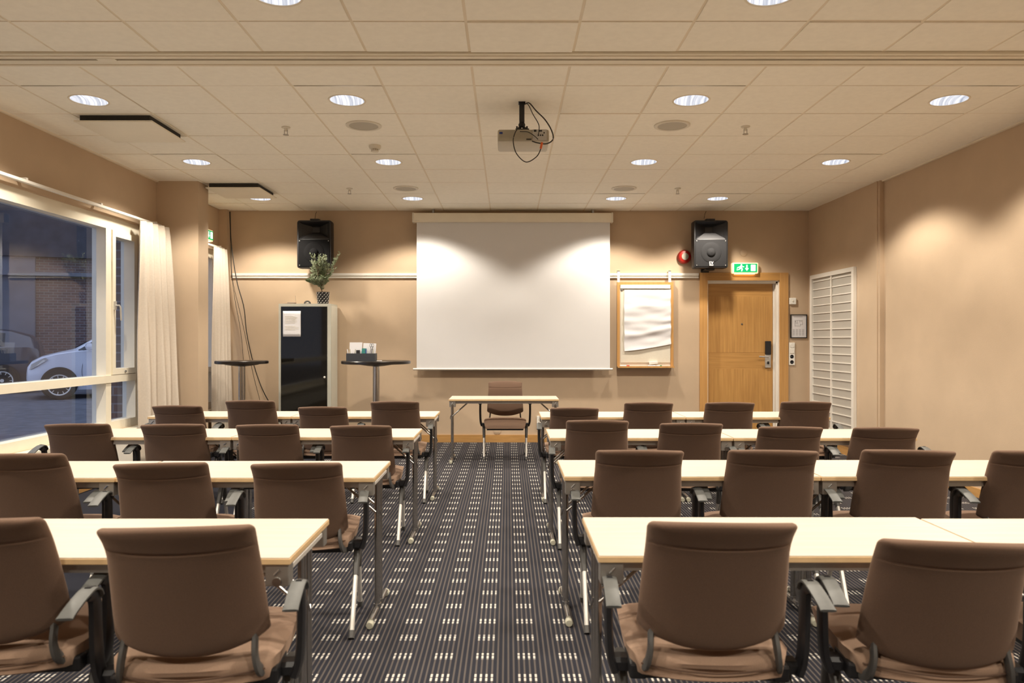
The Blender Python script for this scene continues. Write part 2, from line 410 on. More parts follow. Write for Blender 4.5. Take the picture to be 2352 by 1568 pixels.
# opening sash at the far end
sa = MB(); a, b, c, d = 6.975, 7.43, .99, 2.345
for q in ((a,a+.055,c,d),(b-.05,b,c,d),(a+.055,b-.05,c,c+.055),(a+.055,b-.05,d-.055,d)): sa.box(XL-.14, XL-.005, q[0], q[1], q[2], q[3])
sash = sa.build('sash', M['frame'], w1)
h = MB(); h.box(XL-.005, XL+.012, 6.99, 7.015, 1.60, 1.68); h.sweep([(XL+.012,7.0,1.64),(XL+.045,7.0,1.64),(XL+.05,7.01,1.62),(XL+.05,7.02,1.50)], .008); h.build('window_handle', M['silver'], sash, smooth=50)
h = MB(); h.lathe([(.013,0),(.011,.01)], (XL-.005,7.2,1.015), 12, 'X'); h.build('window_catch', M['steel'], sash)
s_ = MB(); s_.box(XL-.02, XL+.10, W1[0], W1[1]+.02, .425, .468, bev=.006); s_.build('window_sill', M['frame'], w1)
w2 = window('window_2', *W2[:2], W2[2], W2[3], (.952,), (8.7,))
s_ = MB(); s_.box(XL-.02, XL+.08, W2[0], W2[1], .425, .468); s_.build('window_sill', M['frame'], w2)

# brick pier of the outer facade beside the big window
mb = MB(); mb.box(XL-WT-.06, XL-WT-.002, 7.47, 7.95, .05, 3.6); mb.box(XL-WT-.002, XL-.152, 7.44, 7.499, .475, 2.455)
o = mb.build('wall_outer', M['brick']); struct(o)
uv = o.data.uv_layers.new(name='UVMap')
for poly in o.data.polygons:
    for li in poly.loop_indices:
        co = o.data.vertices[o.data.loops[li].vertex_index].co; uv.data[li].uv = (co.x+co.y, co.z)
# white convector cover under the window
rad = MB(); rad.box(XL+.004, XL+.075, 3.0, 7.45, .14, .405, bev=.006)
rr = thing('convector', 'long white convector heater below the big street window', 'heater', (XL, 5.2, .14))
par(rad.build('cover', M['white']), rr)
gr = MB()
for i in range(60): gr.box(XL+.02, XL+.06, 3.1+i*.072, 3.15+i*.072, .405, .4065)
par(gr.build('grille', M['slot']), rr)

# curtain rails
def crail(y0, y1, z, label):
    t = thing('curtain_rail', label, 'curtain rail', (XL, y0, z), 0)
    mb = MB(); mb.box(XL+.05, XL+.085, y0, y1, z-.012, z+.012, bev=.004); par(mb.build('rail', M['white']), t)
    n = max(2, int((y1-y0)/1.0))
    for i in range(n+1):
        y = y0+.1+(y1-y0-.2)*i/n
        mb = MB(); mb.box(XL, XL+.075, y-.012, y+.012, z+.006, z+.03); par(mb.build('bracket', M['white']), t)
crail(2.4, 7.78, 2.505, 'long white curtain rail above the big street window')
crail(8.15, 9.5, 2.475, 'short white curtain rail above the window behind the wall pier')

def curtain(label, top, bot, ztop, zbot, folds, amp):
    mb = MB(); nu = folds*10; nv = 26; rings = []
    a0, a1 = [Vector((*p, 0)) for p in top]; b0, b1 = [Vector((*p, 0)) for p in bot]
    for j in range(nv+1):
        v = j/nv; p0 = a0.lerp(b0, v**.8); p1 = a1.lerp(b1, v**.8); d = (p1-p0); nrm = Vector((-d.y, d.x, 0)).normalized()
        ring = []
        for i in range(nu+1):
            u = i/nu; k = amp*(.65+.5*v)*math.sin(2*PI*folds*u+.5*math.sin(3*v+5*u))+amp*.35*math.sin(2*PI*folds*.5*u+2*v)
            if j == 0: k *= .7
            p = p0+d*(u+.012*math.sin(9*v+12*u))+nrm*k
            ring.append((p.x, p.y, ztop+(zbot-ztop)*v))
        rings.append(ring)
    mb.loops(rings, cap=False, closed=False)
    o = mb.build('curtain', M['curtain'], smooth=180); m = o.modifiers.new('t', 'SOLIDIFY'); m.thickness = .003
    tag(o, label, 'curtain'); return o
curtain('tall cream curtain gathered at the end of the big street window', [(-3.58,7.27),(-3.53,7.76)], [(-3.55,7.20),(-3.42,7.76)], 2.485, .10, 5, .034)
curtain('narrow cream curtain in the recess behind the wall pier', [(-3.585,9.10),(-3.56,9.44)], [(-3.56,8.98),(-3.50,9.47)], 2.46, .12, 5, .02)

# ---------------- door
dr = MB()
dr.box(DX0-.10, DX0, YB-.022, YB, 0, DZ+.10); dr.box(DX1, DX1+.11, YB-.022, YB, 0, DZ+.10)
arch = struct(dr.build('door_1', M['oakl']))
mb = MB(); mb.box(DX0, DX1, YB-.022, YB, DZ, DZ+.10); mb.build('head_casing', M['oakh'], arch)
mb = MB(); mb.box(DX1-.012, DX1, YB, YB+.25, 0, DZ); mb.box(DX1-.045, DX1-.012, YB+.10, YB+.25, 0, DZ); mb.box(DX1-.032, DX1-.012, YB+.03, YB+.10, 0, DZ)
mb.box(DX0, DX1-.012, YB, YB+.25, DZ-.012, DZ); mb.box(DX0, DX1-.012, YB+.03, YB+.25, DZ-.035, DZ-.012); mb.box(DX0, DX0+.012, YB, YB+.25, 0, DZ-.012)
mb.build('jamb', M['white'], arch)
lx0, lx1, ly = DX0+.012, DX1-.05, YB+.10
mb = MB(); mb.box(lx0, lx1, ly, ly+.05, .01, .94); mb.box(lx0, lx1, ly, ly+.05, 1.155, 1.885)
leaf = mb.build('door_leaf', M['oak'], arch)
mb = MB(); mb.box(lx0, lx1, ly+.0015, ly+.05, .94, 1.155); mb.box(lx0, lx1, ly+.0015, ly+.05, 1.885, 2.05); mb.build('cross_rail', M['oakh'], leaf)
mb = MB(); mb.lathe([(.012,0),(.009,-.006)], (3.055, ly, 1.525), 12, 'Y'); mb.build('peephole', M['darkgrey'], leaf)
# lock, in door-leaf plane
c = px(1763, 798, ly)
mb = MB(); mb.box(c.x-.037, c.x+.037, ly-.035, ly, c.z-.09, c.z+.085, bev=.008); mb.build('card_reader', M['black'], leaf)
mb = MB(); mb.box(c.x-.037, c.x+.037, ly-.022, ly, c.z-.262, c.z-.092, bev=.005); lp = mb.build('lock_plate', M['silver'], leaf)
mb = MB(); mb.sweep([(c.x-.01,ly-.02,c.z-.12),(c.x-.01,ly-.065,c.z-.12),(c.x-.03,ly-.068,c.z-.12),(c.x-.13,ly-.066,c.z-.115)], .010); mb.build('door_handle', M['silver'], lp, smooth=50)
mb = MB(); mb.box(c.x-.012, c.x+.012, ly-.028, ly-.022, c.z-.215, c.z-.18); mb.build('keyhole', M['black'], lp)

# white latticed wall panel on the right wall
lat = thing('lattice_panel', 'tall white wooden lattice panel with frosted panes on the right wall beside the door', 'panel', (3.885, 8.9, .12))
PY0, PY1, PZ0, PZ1, XP = 8.30, 9.50, .13, 2.135, 3.885
mb = MB()
for q in ((PY0,PY0+.055,PZ0,PZ1),(PY1-.055,PY1,PZ0,PZ1),(PY0+.055,PY1-.055,PZ0,PZ0+.04),(PY0+.055,PY1-.055,PZ1-.05,PZ1)): mb.box(XP-.035, XP, *q)
par(mb.build('panel_frame', M['white']), lat)
mb = MB(); mb.box(XP-.010, XP, PY0+.056, PY1-.056, PZ0+.041, PZ1-.051); par(mb.build('frosted_panes', M['pane']), lat)
mb = MB(); mb.box(XP-.026, XP-.0105, 8.886, 8.918, PZ0+.041, PZ1-.051)
z = PZ0+.12
while z < PZ1-.06: mb.box(XP-.020, XP-.0105, PY0+.056, 8.885, z-.006, z+.006); mb.box(XP-.020, XP-.0105, 8.919, PY1-.056, z-.006, z+.006); z += .1
par(mb.build('glazing_bars', M['white']), lat)

# ================================================================ lights
zlamp = CEIL
names_x = {-2.92:'outer left', -1.12:'inner left', 1.28:'inner right', 3.08:'outer right', 2.48:'right'}
rown = {3.61:'at the top edge of the photo', 5.2:'in the row beside the projector', 7.0:'in the middle row', 8.8:'in the row nearest the back wall'}
lamp0 = thing('downlight', '', 'ceiling light', (0,0,0), 0, 'recessed ceiling downlights')
mb = MB(); mb.lathe([(.118,.03),(.118,-.002),(.128,-.004),(.131,0),(.131,.0005)], (0,0,0), 40, cap=False); mb.build('trim_ring', M['cream'], lamp0, smooth=40)
mb = MB(); mb.lathe([(.1175,.001),(.112,.02),(.095,.035),(.06,.045),(.0,.048)], (0,0,0), 40, cap=False); mb.build('reflector', M['reflector'], lamp0, smooth=60)
for i, (x, y) in enumerate(LAMPS):
    lab = 'round recessed downlight, %s one %s' % (names_x[x], rown.get(y, 'behind the camera'))
    if i >= 14:      # outside the frame: only the light it gives
        pass
    elif i == 0: r = lamp0; r.location = (x,y,zlamp); r['label'] = lab
    else: r = dup(lamp0, (x,y,zlamp), 0, lab)
    ld = bpy.data.lights.new('downlight_bulb', 'SPOT'); lo = bpy.data.objects.new('downlight_bulb', ld); COL.objects.link(lo)
    ld.energy = LAMP_W; ld.color = LAMP_COL; ld.spot_size = math.radians(128); ld.spot_blend = .35; ld.shadow_soft_size = .07
    lo.location = (x, y, CEIL-.006) if i >= 14 else (0,0,-.006)
    if i < 14: lo.parent = r
    else:
        rr = dup(lamp0, (x,y,zlamp), 0, 'round recessed downlight outside the photo, %s one %s' % (names_x[x], 'above the near tables' if y > 3 else 'above the camera' if y > 1 else 'behind the camera')); lo.parent = rr; lo.location = (0,0,-.006)

# ================================================================ ceiling fittings
cs0 = thing('ceiling_speaker', '', 'speaker', (0,0,0), 0, 'round ceiling speakers')
mb = MB(); mb.lathe([(.138,.002),(.138,-.006),(.128,-.010),(.112,-.007),(.112,.002)], n=40, cap=False); mb.build('rim', M['vented'], cs0, smooth=40)
mb = MB(); mb.lathe([(.113,.0),(.113,-.005),(.0,-.007)], n=40); mb.build('grille', M['vent'], cs0, smooth=40)
for i, ((x, y), lab) in enumerate(zip(speak_c, ('left round ceiling speaker nearest the projector','right round ceiling speaker nearest the projector','left round ceiling speaker near the back wall','right round ceiling speaker near the back wall'))):
    if i == 0: cs0.location = (x,y,CEIL-.001); cs0['label'] = 'grey grille '+lab
    else: dup(cs0, (x,y,CEIL-.001), 0, 'grey grille '+lab)
sp0 = thing('sprinkler', '', 'sprinkler', (0,0,0), 0, 'small ceiling sprinklers')
mb = MB(); mb.lathe([(.035,.0),(.033,-.006),(.012,-.01),(.010,-.03),(.006,-.032)], n=20); mb.build('body', M['vented'], sp0, smooth=40)
mb = MB(); mb.box(-.014,-.010,-.002,.002,-.055,-.02); mb.box(.010,.014,-.002,.002,-.055,-.02); mb.box(-.014,.014,-.002,.002,-.058,-.054); mb.lathe([(.022,-.058),(.022,-.061)], n=12); mb.build('deflector', M['bracket'], sp0)
for i, (x, y, l) in enumerate(((-1.74,5.85,'left sprinkler head near the projector'),(1.86,5.83,'right sprinkler head near the projector'),(-1.74,8.2,'left sprinkler head near the back wall'),(1.87,8.2,'right sprinkler head near the back wall'))):
    l = 'small metal '+l
    if i == 0: sp0.location = (x,y,CEIL-.002); sp0['label'] = l
    else: dup(sp0, (x,y,CEIL-.002), 0, l)
sd = thing('smoke_detector', 'small white smoke detector on the ceiling left of the projector', 'smoke detector', (-1.14,6.40,CEIL-.001))
mb = MB(); mb.lathe([(.052,0),(.052,-.015),(.045,-.03)], n=28); mb.build('base', M['vented'], sd, smooth=40)
mb = MB()
for k in range(8):
    a = k*PI/4; mb.box(.024*math.cos(a)-.005, .024*math.cos(a)+.005, .024*math.sin(a)-.005, .024*math.sin(a)+.005, -.05, -.028)
mb.lathe([(.034,-.046),(.030,-.055)], n=24); mb.build('sensor_cage', M['vented'], sd)
vt0 = thing('air_diffuser', 'square drop-down air diffuser plate, the nearer one at left', 'air vent', (-2.92,5.8,CEIL), 0, 'square ceiling air diffusers')
mb = MB(); mb.box(-.29,.29,-.29,.29,-.058,-.046,bev=.004); mb.build('plate', M['cream'], vt0)
mb = MB(); mb.box(-.26,.26,-.26,.26,-.046,-.002); mb.build('duct_opening', M['slot'], vt0)
dup(vt0, (-2.92,8.2,CEIL), 0, 'square drop-down air diffuser plate above the corner near the wall pier')

# ================================================================ projector
pj = thing('projector', 'cream ceiling projector seen from its cable side', 'projector', (.10,5.25,CEIL))
mb = MB(); mb.box(-.17,.19,-.05,.24,-.288,-.200,bev=.014); body = mb.build('projector_body', M['proj'], pj, smooth=35)
mb = MB(); mb.box(-.16,.07,-.055,-.045,-.282,-.206); mb.build('vent_panel', M['projd'], body)
mb = MB()
for k in range(16): mb.box(-.152+k*.012,-.147+k*.012,-.057,-.054,-.265,-.215)
mb.build('vent_slots', M['projd'], body)
mb = MB(); mb.box(.075,.172,-.056,-.045,-.278,-.204); mb.build('connector_panel', M['silver'], body)
mb = MB()
for x0,x1,z0,z1 in ((.082,.10,-.22,-.207),(.12,.14,-.218,-.21),(.11,.118,-.25,-.24),(.125,.133,-.25,-.24),(.14,.148,-.25,-.24),(.15,.158,-.232,-.224),(.03,.065,-.276,-.270)): mb.box(x0,x1,-.062,-.054,z0,z1)
mb.build('socket', M['black'], body)
mb = MB(); mb.box(-.158,-.135,-.0575,-.054,-.236,-.222); mb.build('badge', M['blue'], body)
mb = MB(); mb.lathe([(.035,.24),(.033,.27),(.02,.272)], (-.05,0,-.245), 24, 'Y'); mb.build('lens', M['black'], body)
mt = MB(); mt.box(-.024,.024,-.03,.03,-.006,0); mt.box(-.018,.018,-.018,.018,-.14,0); mt.lathe([(.022,-.17),(.025,-.155),(.018,-.14)], n=16); mt.box(-.045,.05,-.03,.05,-.205,-.19)
mt.sweep([(-.04,-.03,-.20),(0,0,-.165),(.045,-.03,-.20)], .008); mt.sweep([(-.04,.06,-.20),(0,0,-.165),(.045,.06,-.20)], .008)
for a in (-.035,.035): mt.lathe([(.006,-.205),(.006,-.175)], (a,-.03,0), 8)
mt.build('ceiling_mount', M['black'], pj)
def cable(name, pts, r, m=None, parent=None):
    mb = MB(); mb.sweep(curve_pts(pts, 8), r); o = mb.build(name, m or M['cable'], parent, smooth=80); return o
def pp(u, v, Y=5.17): q = px(u, v, Y); return q-Vector((.10,5.25,CEIL))
cable('cable', [Vector((.02,0,-.01)), pp(1216,237), pp(1232,255), pp(1252,275), pp(1267,300), pp(1270,320), pp(1255,330), pp(1235,328), pp(1222,324)], .0045, parent=pj)
cable('cable', [Vector((.015,0,-.01)), pp(1213,240), pp(1224,262), pp(1237,285), pp(1238,300), pp(1236,310)], .003, parent=pj)
cable('cable', [pp(1192,292), pp(1183,305), pp(1179,325), pp(1186,352), pp(1208,372), pp(1232,360), pp(1242,342), pp(1244,330)], .0035, parent=pj)
cable('cable', [pp(1194,302), pp(1212,303), pp(1226,311), pp(1236,320)], .003, parent=pj)
cable('video_plug', [pp(1242,341,5.165), pp(1245,327,5.165)], .008, M['orange'], parent=pj)

# ================================================================ projection screen
SY = 9.50
scr = thing('projection_screen', 'large white pull-down projection screen in the middle of the back wall', 'projection screen', (0,SY,2.9))
a = px(948,490,SY); b = px(1407,511,SY)
mb = MB(); mb.box(a.x, b.x, SY-.05, SY+.055, b.z, a.z, bev=.012); par(mb.build('screen_case', M['cream'], smooth=35), scr)
mb = MB(); mb.box(a.x, a.x+.02, SY-.053, SY+.058, b.z-.002, a.z+.002); mb.box(b.x-.02, b.x, SY-.053, SY+.058, b.z-.002, a.z+.002); mb.box(a.x+.03,a.x+.09,SY-.052,SY-.05,b.z+.012,b.z+.022); par(mb.build('end_cap', M['vented']), scr)
a2 = px(957,508,SY); b2 = px(1401,845,SY)
mb = MB(); mb.box(a2.x, b2.x, SY-.001, SY+.001, b2.z, a2.z+.03); par(mb.build('screen_sheet', M['screen']), scr)
a3 = px(949,845,SY); b3 = px(1407,850,SY)
mb = MB(); mb.sweep([(a3.x,SY,(a3.z+b3.z)/2),(b3.x,SY,(a3.z+b3.z)/2)], .014, n=12); par(mb.build('bottom_bar', M['white'], smooth=60), scr)
for u in (995,1362):
    q = px(u,487,SY); mb = MB(); mb.box(q.x-.012,q.x+.012,SY-.01,SY+.04,q.z-.03,CEIL); par(mb.build('hanger', M['steel']), scr)

# ================================================================ wall speakers
def speaker(name, cx, label, rz, logo=True):
    t = thing(name, label, 'speaker', (cx, 9.33, 2.516), rz, 'black wall loudspeakers')
    wd, hh, dp = .215, .30, .24
    # cabinet with tapered rear and hollow front for horn
    mb = MB(); rings = []
    def ring(hw, z0, z1, y, r=.03):
        pts = []
        for cxx, cz, a0 in ((hw-r, z1-r, 0), (-hw+r, z1-r, PI/2), (-hw+r, z0+r, PI), (hw-r, z0+r, 1.5*PI)):
            for k in range(5): a = a0+k*PI/8; pts.append((cxx+r*math.cos(a), y, cz+r*math.sin(a)))
        return pts
    rings = [ring(wd-.02,-hh+.02,hh-.02,-.012,.02), ring(wd-.006,-hh+.006,hh-.006,-.012), ring(wd,-hh,hh,.0), ring(wd,-hh,hh,.12), ring(wd*.62,-hh+.03,hh-.03,dp-.02)]
    mb.loops(rings, cap=False); mb.bm.faces.new([v for v in mb.bm.verts][-20:]); cab = mb.build('speaker_cabinet', M['black'], t, smooth=35)
    # horn: funnel to dark throat
    mb = MB()
    def rect(hx, z0, z1, y): return [(-hx,y,z0),(hx,y,z0),(hx,y,z1),(-hx,y,z1)]
    mb.loops([rect(wd-.02,.055,hh-.02,-.012), rect(.16,.10,.26,.02), rect(.06,.15,.235,.09), rect(.045,.16,.225,.10)], cap=False); mb.poly(rect(.045,.16,.225,.10)); mb.build('horn', M['black'], cab)
    mb = MB(); mb.prism([(-wd+.035,-.018,.056),(wd-.035,-.018,.056),(wd-.045,-.012,.075),(.07,.045,.145),(-.07,.045,.145),(-wd+.045,-.012,.075)], (0,.02,-.004)); mb.build('horn_lip', M['hornlip' if logo else 'black'], cab)
    # woofer panel
    mb = MB(); mb.box(-wd+.02, wd-.02, -.018, .0, -hh+.02, .056, bev=.004); mb.build('grille', M['blackgrille' if logo else 'conedark'], cab)
    mb = MB(); mb.lathe([(.128,-.019),(.122,-.023),(.075,-.019),(.055,-.019),(.052,-.028),(.03,-.040),(.0,-.045)], (0,0,-.105), 36, 'Y', cap=False); mb.build('woofer', M['cone' if logo else 'conedark'], cab, smooth=50)
    mb = MB()
    for x in (-wd+.035, wd-.035):
        for z in (.04, -hh+.035): mb.lathe([(.007,-.018),(.005,-.023)], (x,0,z), 8, 'Y')
    mb.build('screws', M['silver'], cab)
    if logo:   # EV badge
        mb = MB(); zz = -.245
        mb.box(-.030,.030,-.026,-.018,zz-.031,zz+.031); lg = mb.build('badge', M['black'], cab)
        mb = MB()
        for (x0,x1,z0,z1) in ((-.027,-.021,-.006,.027),(-.027,-.006,.022,.027),(-.027,-.008,.008,.013),(-.027,-.004,-.006,-.001),(-.027,.027,-.018,-.012),(-.024,.024,-.026,-.022)): mb.box(x0,x1,-.030,-.026,zz+z0,zz+z1)
        mb.prism([(-.004,-.030,zz+.027),(.003,-.030,zz+.027),(.011,-.030,zz+.006),(.019,-.030,zz+.027),(.026,-.030,zz+.027),(.014,-.030,zz-.006),(.008,-.030,zz-.006)],(0,.004,0))
        mb.build('logo', M['paper'], lg)
    mb = MB(); mb.box(-.055,.055,.0,.10,hh,hh+.02,bev=.004); mb.box(-.055,.055,.02,.10,-hh-.022,-hh,bev=.004); mb.box(-.04,.04,.10,.28,hh+.004,hh+.012); mb.box(-.04,.04,.10,.28,-hh-.014,-hh-.006); mb.box(-.05,.05,.27,.289,-hh-.03,hh+.03); mb.build('wall_bracket', M['black'], t)
    return t
s1 = speaker('wall_speaker', (720.5-1166)*9.30/F, 'black loudspeaker high on the back wall left of the screen, behind the olive tree', math.radians(0), logo=False)
s2 = speaker('wall_speaker', (1634-1166)*9.30/F, 'black loudspeaker with a white badge above the door', math.radians(0))
def wcable(name, label, pix, Y, r=.004, cat='cable', ends=None):
    o = cable(name, [px(u,v,y if not isinstance(Y,(int,float)) else Y) for (u,v), y in zip(pix, Y if not isinstance(Y,(int,float)) else [Y]*len(pix))], r)
    tag(o, label, cat); return o
wcable('speaker_cable', 'thin black cable from the ceiling to the left wall loudspeaker', [(727,486),(725,492),(723,503)], 9.5, .003)
wcable('speaker_cable', 'thin black cable from the ceiling to the loudspeaker above the door', [(1622,485),(1619,492),(1617,502)], 9.5, .003)
wcable('speaker_cable', 'black cable loop beside the loudspeaker above the door', [(1594,552),(1590,560),(1590,573),(1595,582)], 9.42, .003)

# ================================================================ small wall fittings
def onwall(u, v, Y=YB): return px(u, v, Y)
c = onwall(1571,590); t = thing('fire_alarm', 'round red fire alarm sounder on the wall beside the right loudspeaker', 'fire alarm', (c.x,YB,c.z))
mb = MB(); mb.lathe([(.088,0),(.088,-.03),(.075,-.055),(.05,-.065)], n=32, axis='Y'); mb.build('housing', M['red'], t, smooth=40)
mb = MB(); mb.lathe([(.046,-.064),(.044,-.070),(.02,-.074)], n=28, axis='Y'); mb.build('faceplate', M['vent'], t, smooth=40)
c = onwall(1707.5,581); t = thing('wall_disc', 'small beige round cover on the wall above the green exit sign', 'cover', (c.x,YB,c.z))
mb = MB(); mb.lathe([(.044,0),(.044,-.008),(.038,-.012)], n=28, axis='Y'); mb.build('disc', M['wall'], t, smooth=40)
c = onwall(1142,990,YB); t = thing('floor_level_cover', 'small beige round cover low on the back wall under the chair', 'cover', (c.x,YB,c.z))
mb = MB(); mb.lathe([(.046,0),(.046,-.006),(.041,-.010)], n=28, axis='Y'); mb.build('disc', M['wall'], t, smooth=40)
c = onwall(1819.5,691.5); t = thing('thermostat', 'small square white control box on the wall right of the door', 'wall control', (c.x,YB,c.z))
mb = MB(); mb.box(-.043,.043,-.028,0,-.042,.042,bev=.006); mb.build('box', M['pure'], t)
mb = MB(); mb.lathe([(.012,-.028),(.010,-.033)], n=16, axis='Y'); mb.build('dial', M['vented'], t)
# evacuation plan
c = onwall(1834,749); t = thing('evacuation_plan', 'black framed evacuation plan on the wall right of the door', 'notice', (c.x,YB,c.z))
w_, h_ = .107, .152
mb = MB(); mb.box(-w_,w_,-.016,0,h_-.010,h_); mb.box(-w_,w_,-.016,0,-h_,-h_+.010); mb.box(-w_,-w_+.010,-.016,0,-h_+.01,h_-.01); mb.box(w_-.010,w_,-.016,0,-h_+.01,h_-.01); mb.build('frame', M['black'], t)
mb = MB(); mb.box(-w_+.01,w_-.01,-.007,0,-h_+.01,h_-.01); pa = mb.build('plan_sheet', M['paper'], t)
mb = MB(); yy = -.0085
mb.box(-.065,.05,yy,-.007,.118,.124)
for (x0,x1,z0,z1) in ((-.05,.05,.075,.078),(-.05,-.047,.0,.078),(.047,.05,.02,.078),(-.05,.02,.0,.003),(.02,.023,.0,.03),(.02,.05,.02,.023),(-.02,-.017,.03,.078),(-.05,-.02,.04,.043),(.01,.013,.05,.078),(-.045,-.035,.055,.066),(.025,.036,.06,.07)): mb.box(x0,x1,yy,-.007,z0,z1)
for r in range(6):
    for k in range(4): mb.box(-.078+k*.04,-.078+k*.04+.028,yy,-.007,-.045-r*.014,-.045-r*.014+.005)
mb.build('plan_print', M['ink'], pa)
# switches and sockets
c = onwall(1818,812.5); t = thing('switch_panel', 'tall white plate of light switches and sockets right of the door', 'light switch', (c.x,YB,c.z))
mb = MB(); mb.box(-.040,.040,-.014,0,-.146,.146,bev=.004); pl = mb.build('plate', M['pure'], t)
mb = MB(); mb.lathe([(.028,-.014),(.027,-.02)], (0,0,.108), 24, 'Y'); mb.build('dimmer_knob', M['pure'], pl, smooth=40)
mb = MB(); mb.box(-.03,.03,-.02,-.014,.008,.068,bev=.003); mb.build('rocker', M['pure'], pl)
for z in (-.035,-.105):
    mb = MB(); mb.lathe([(.026,-.0145),(.024,-.0155),(.022,-.0145)], (0,0,z), 24, 'Y'); mb.lathe([(.004,-.014),(.004,-.0165)], (-.009,0,z), 8, 'Y'); mb.lathe([(.004,-.014),(.004,-.0165)], (.009,0,z), 8, 'Y'); mb.build('socket', M['ink'], pl)
c = onwall(1240,969); t = thing('wall_socket', 'white wall socket low on the back wall behind the speaker table corner', 'socket', (c.x,YB,c.z))
mb = MB(); mb.box(-.04,.04,-.016,0,-.08,.08,bev=.004); mb.build('plate', M['pure'], t)
mb = MB()
for z in (-.035,.035): mb.lathe([(.022,-.016),(.021,-.018)], (0,0,z), 20, 'Y')
mb.build('outlets', M['vented'], t)

# ---------------- exit signs
def exit_sign(label, loc, rz, full=True):
    t = thing('exit_sign', label, 'exit sign', loc, rz)
    mb = MB(); mb.box(-.168,.168,-.07,0,-.068,.072,bev=.012); h_ = mb.build('sign_housing', M['signh'], t, smooth=35)
    mb = MB(); mb.box(-.145,.150,-.074,-.069,-.052,.058); f = mb.build('sign_face', M['signg'], h_)
    mb = MB(); mb.box(-.13,.13,-.05,-.02,-.0725,-.067); mb.build('light_slot', M['signl'], h_)
    if full:
        yy = -.0775; mb = MB()
        def P(pts): mb.prism([(x,yy,z) for x, z in pts], (0,.0035,0))
        mb.lathe([(.010,0),(.010,.0035)], (-.052,yy,.040), 14, 'Y')
        P([(-.070,.030),(-.050,.030),(-.044,.005),(-.060,-.006),(-.072,.008)])          # torso
        P([(-.062,.027),(-.098,.014),(-.112,-.002),(-.105,-.006),(-.092,.006),(-.060,.015)])  # arm back
        P([(-.052,.028),(-.030,.012),(-.016,.016),(-.018,.024),(-.030,.022),(-.046,.031)])   # arm front
        P([(-.060,.000),(-.044,.006),(-.034,-.014),(-.044,-.040),(-.056,-.040),(-.050,-.014)]) # leg front
        P([(-.072,.008),(-.058,-.004),(-.080,-.022),(-.112,-.026),(-.114,-.018),(-.086,-.012)]) # leg back
        P([(.010,.042),(.026,.042),(.026,.000),(.042,.000),(.018,-.034),(-.006,.000),(.010,.000)]) # arrow
        P([(.070,-.036),(.128,-.036),(.128,.044),(.070,.044)])                          # doorway
        mb.build('running_figure_arrow_and_doorway', M['signw'], f)
    return t
c = onwall(1708,617)
exit_sign('lit green exit sign with running figure and down arrow above the door', (c.x,YB,c.z), 0)
exit_sign('green glowing exit sign half hidden behind the wall pier at left', (XL,9.0,2.59), PI/2)

# ---------------- flip chart
FY = YB-.05
fc = thing('flip_chart', 'oak framed flip chart with crumpled white paper hanging right of the screen', 'flip chart', (1.8,FY,1.5))
A = px(1417,648,FY); B = px(1546,844,FY)
def fcb(m, name, *bs, par_=fc, bev=0):
    mb = MB()
    for q in bs: mb.box(*q, bev=bev)
    o = mb.build(name, M[m])
    if par_ is fc: par(o, fc)
    else:
        o.parent = par_; o.matrix_parent_inverse = Matrix.Translation(-Vector(fc.location))
    return o
fcb('oakl','frame',(A.x,A.x+.035,FY-.02,FY+.02,B.z,A.z),(B.x-.035,B.x,FY-.02,FY+.02,B.z,A.z),(A.x+.035,B.x-.035,FY-.02,FY+.02,A.z-.035,A.z))
fcb('white','backing_board',(A.x+.035,B.x-.035,FY-.004,FY+.006,B.z,A.z-.035))
fcb('oakl','pen_tray',(A.x,B.x,FY-.085,FY+.02,B.z,B.z+.014),(A.x,B.x,FY-.088,FY-.080,B.z,B.z+.022))
fcb('pure','clamp_bar',(A.x+.04,B.x-.04,FY-.035,FY-.005,A.z-.085,A.z-.035),bev=.006)
fcb('steel','clamp_clip',(A.x+.045,A.x+.075,FY-.03,FY-.005,A.z-.105,A.z-.085))
for u in (1420.5,1538):
    q = px(u,622,FY); fcb('pure','hook',(q.x-.016,q.x+.016,FY-.01,FY+.0,A.z-.005,q.z),(q.x-.016,q.x+.016,FY-.01,FY+.05,q.z-.008,q.z))
# paper block + crumpled top sheet
P0 = px(1426,665,FY-.03); P1 = px(1541,838,FY-.03)
fcb('vented','paper_block',(P0.x,P1.x-.005,FY-.016,FY-.004,P1.z+.03,P0.z))
mb = MB(); nx, nz = 34, 46; rings = []
q0 = px(1434,664,FY-.03); q1 = px(1541,664,FY-.03)
for j in range(nz+1):
    v = j/nz; ring = []
    for i in range(nx+1):
        u = i/nx; zb = px(0, 806-(806-790)*u**1.3, FY-.03).z; z = q0.z+(zb-q0.z)*v
        cr = 0
        for (fz, sl, ph, am) in ((17,2.0,.3,.0045),(31,-3,1.2,.003),(47,5,2.0,.0018)):
            cr += am*math.sin(fz*v+sl*u+ph+1.5*math.sin(4*u+ph))
        bulge = .012*math.exp(-((v-.52-.05*u)/.05)**2)+.010*math.exp(-((v-.30+.03*u)/.04)**2)+.013*math.exp(-((v-.72-.03*math.sin(5*u))/.045)**2)
        curl = .055*max(0, v-.86)**1.3*8*(.7+.3*u)
        y = FY-.022-(cr+bulge)*min(1, v*5)-curl*.35-.006*v
        ring.append((q0.x+(q1.x-q0.x)*u+.002*math.sin(20*v), y, z))
    rings.append(ring)
mb.loops(rings, cap=False, closed=False); so = mb.build('flip_sheet', M['paper'], smooth=180); par(so, fc)
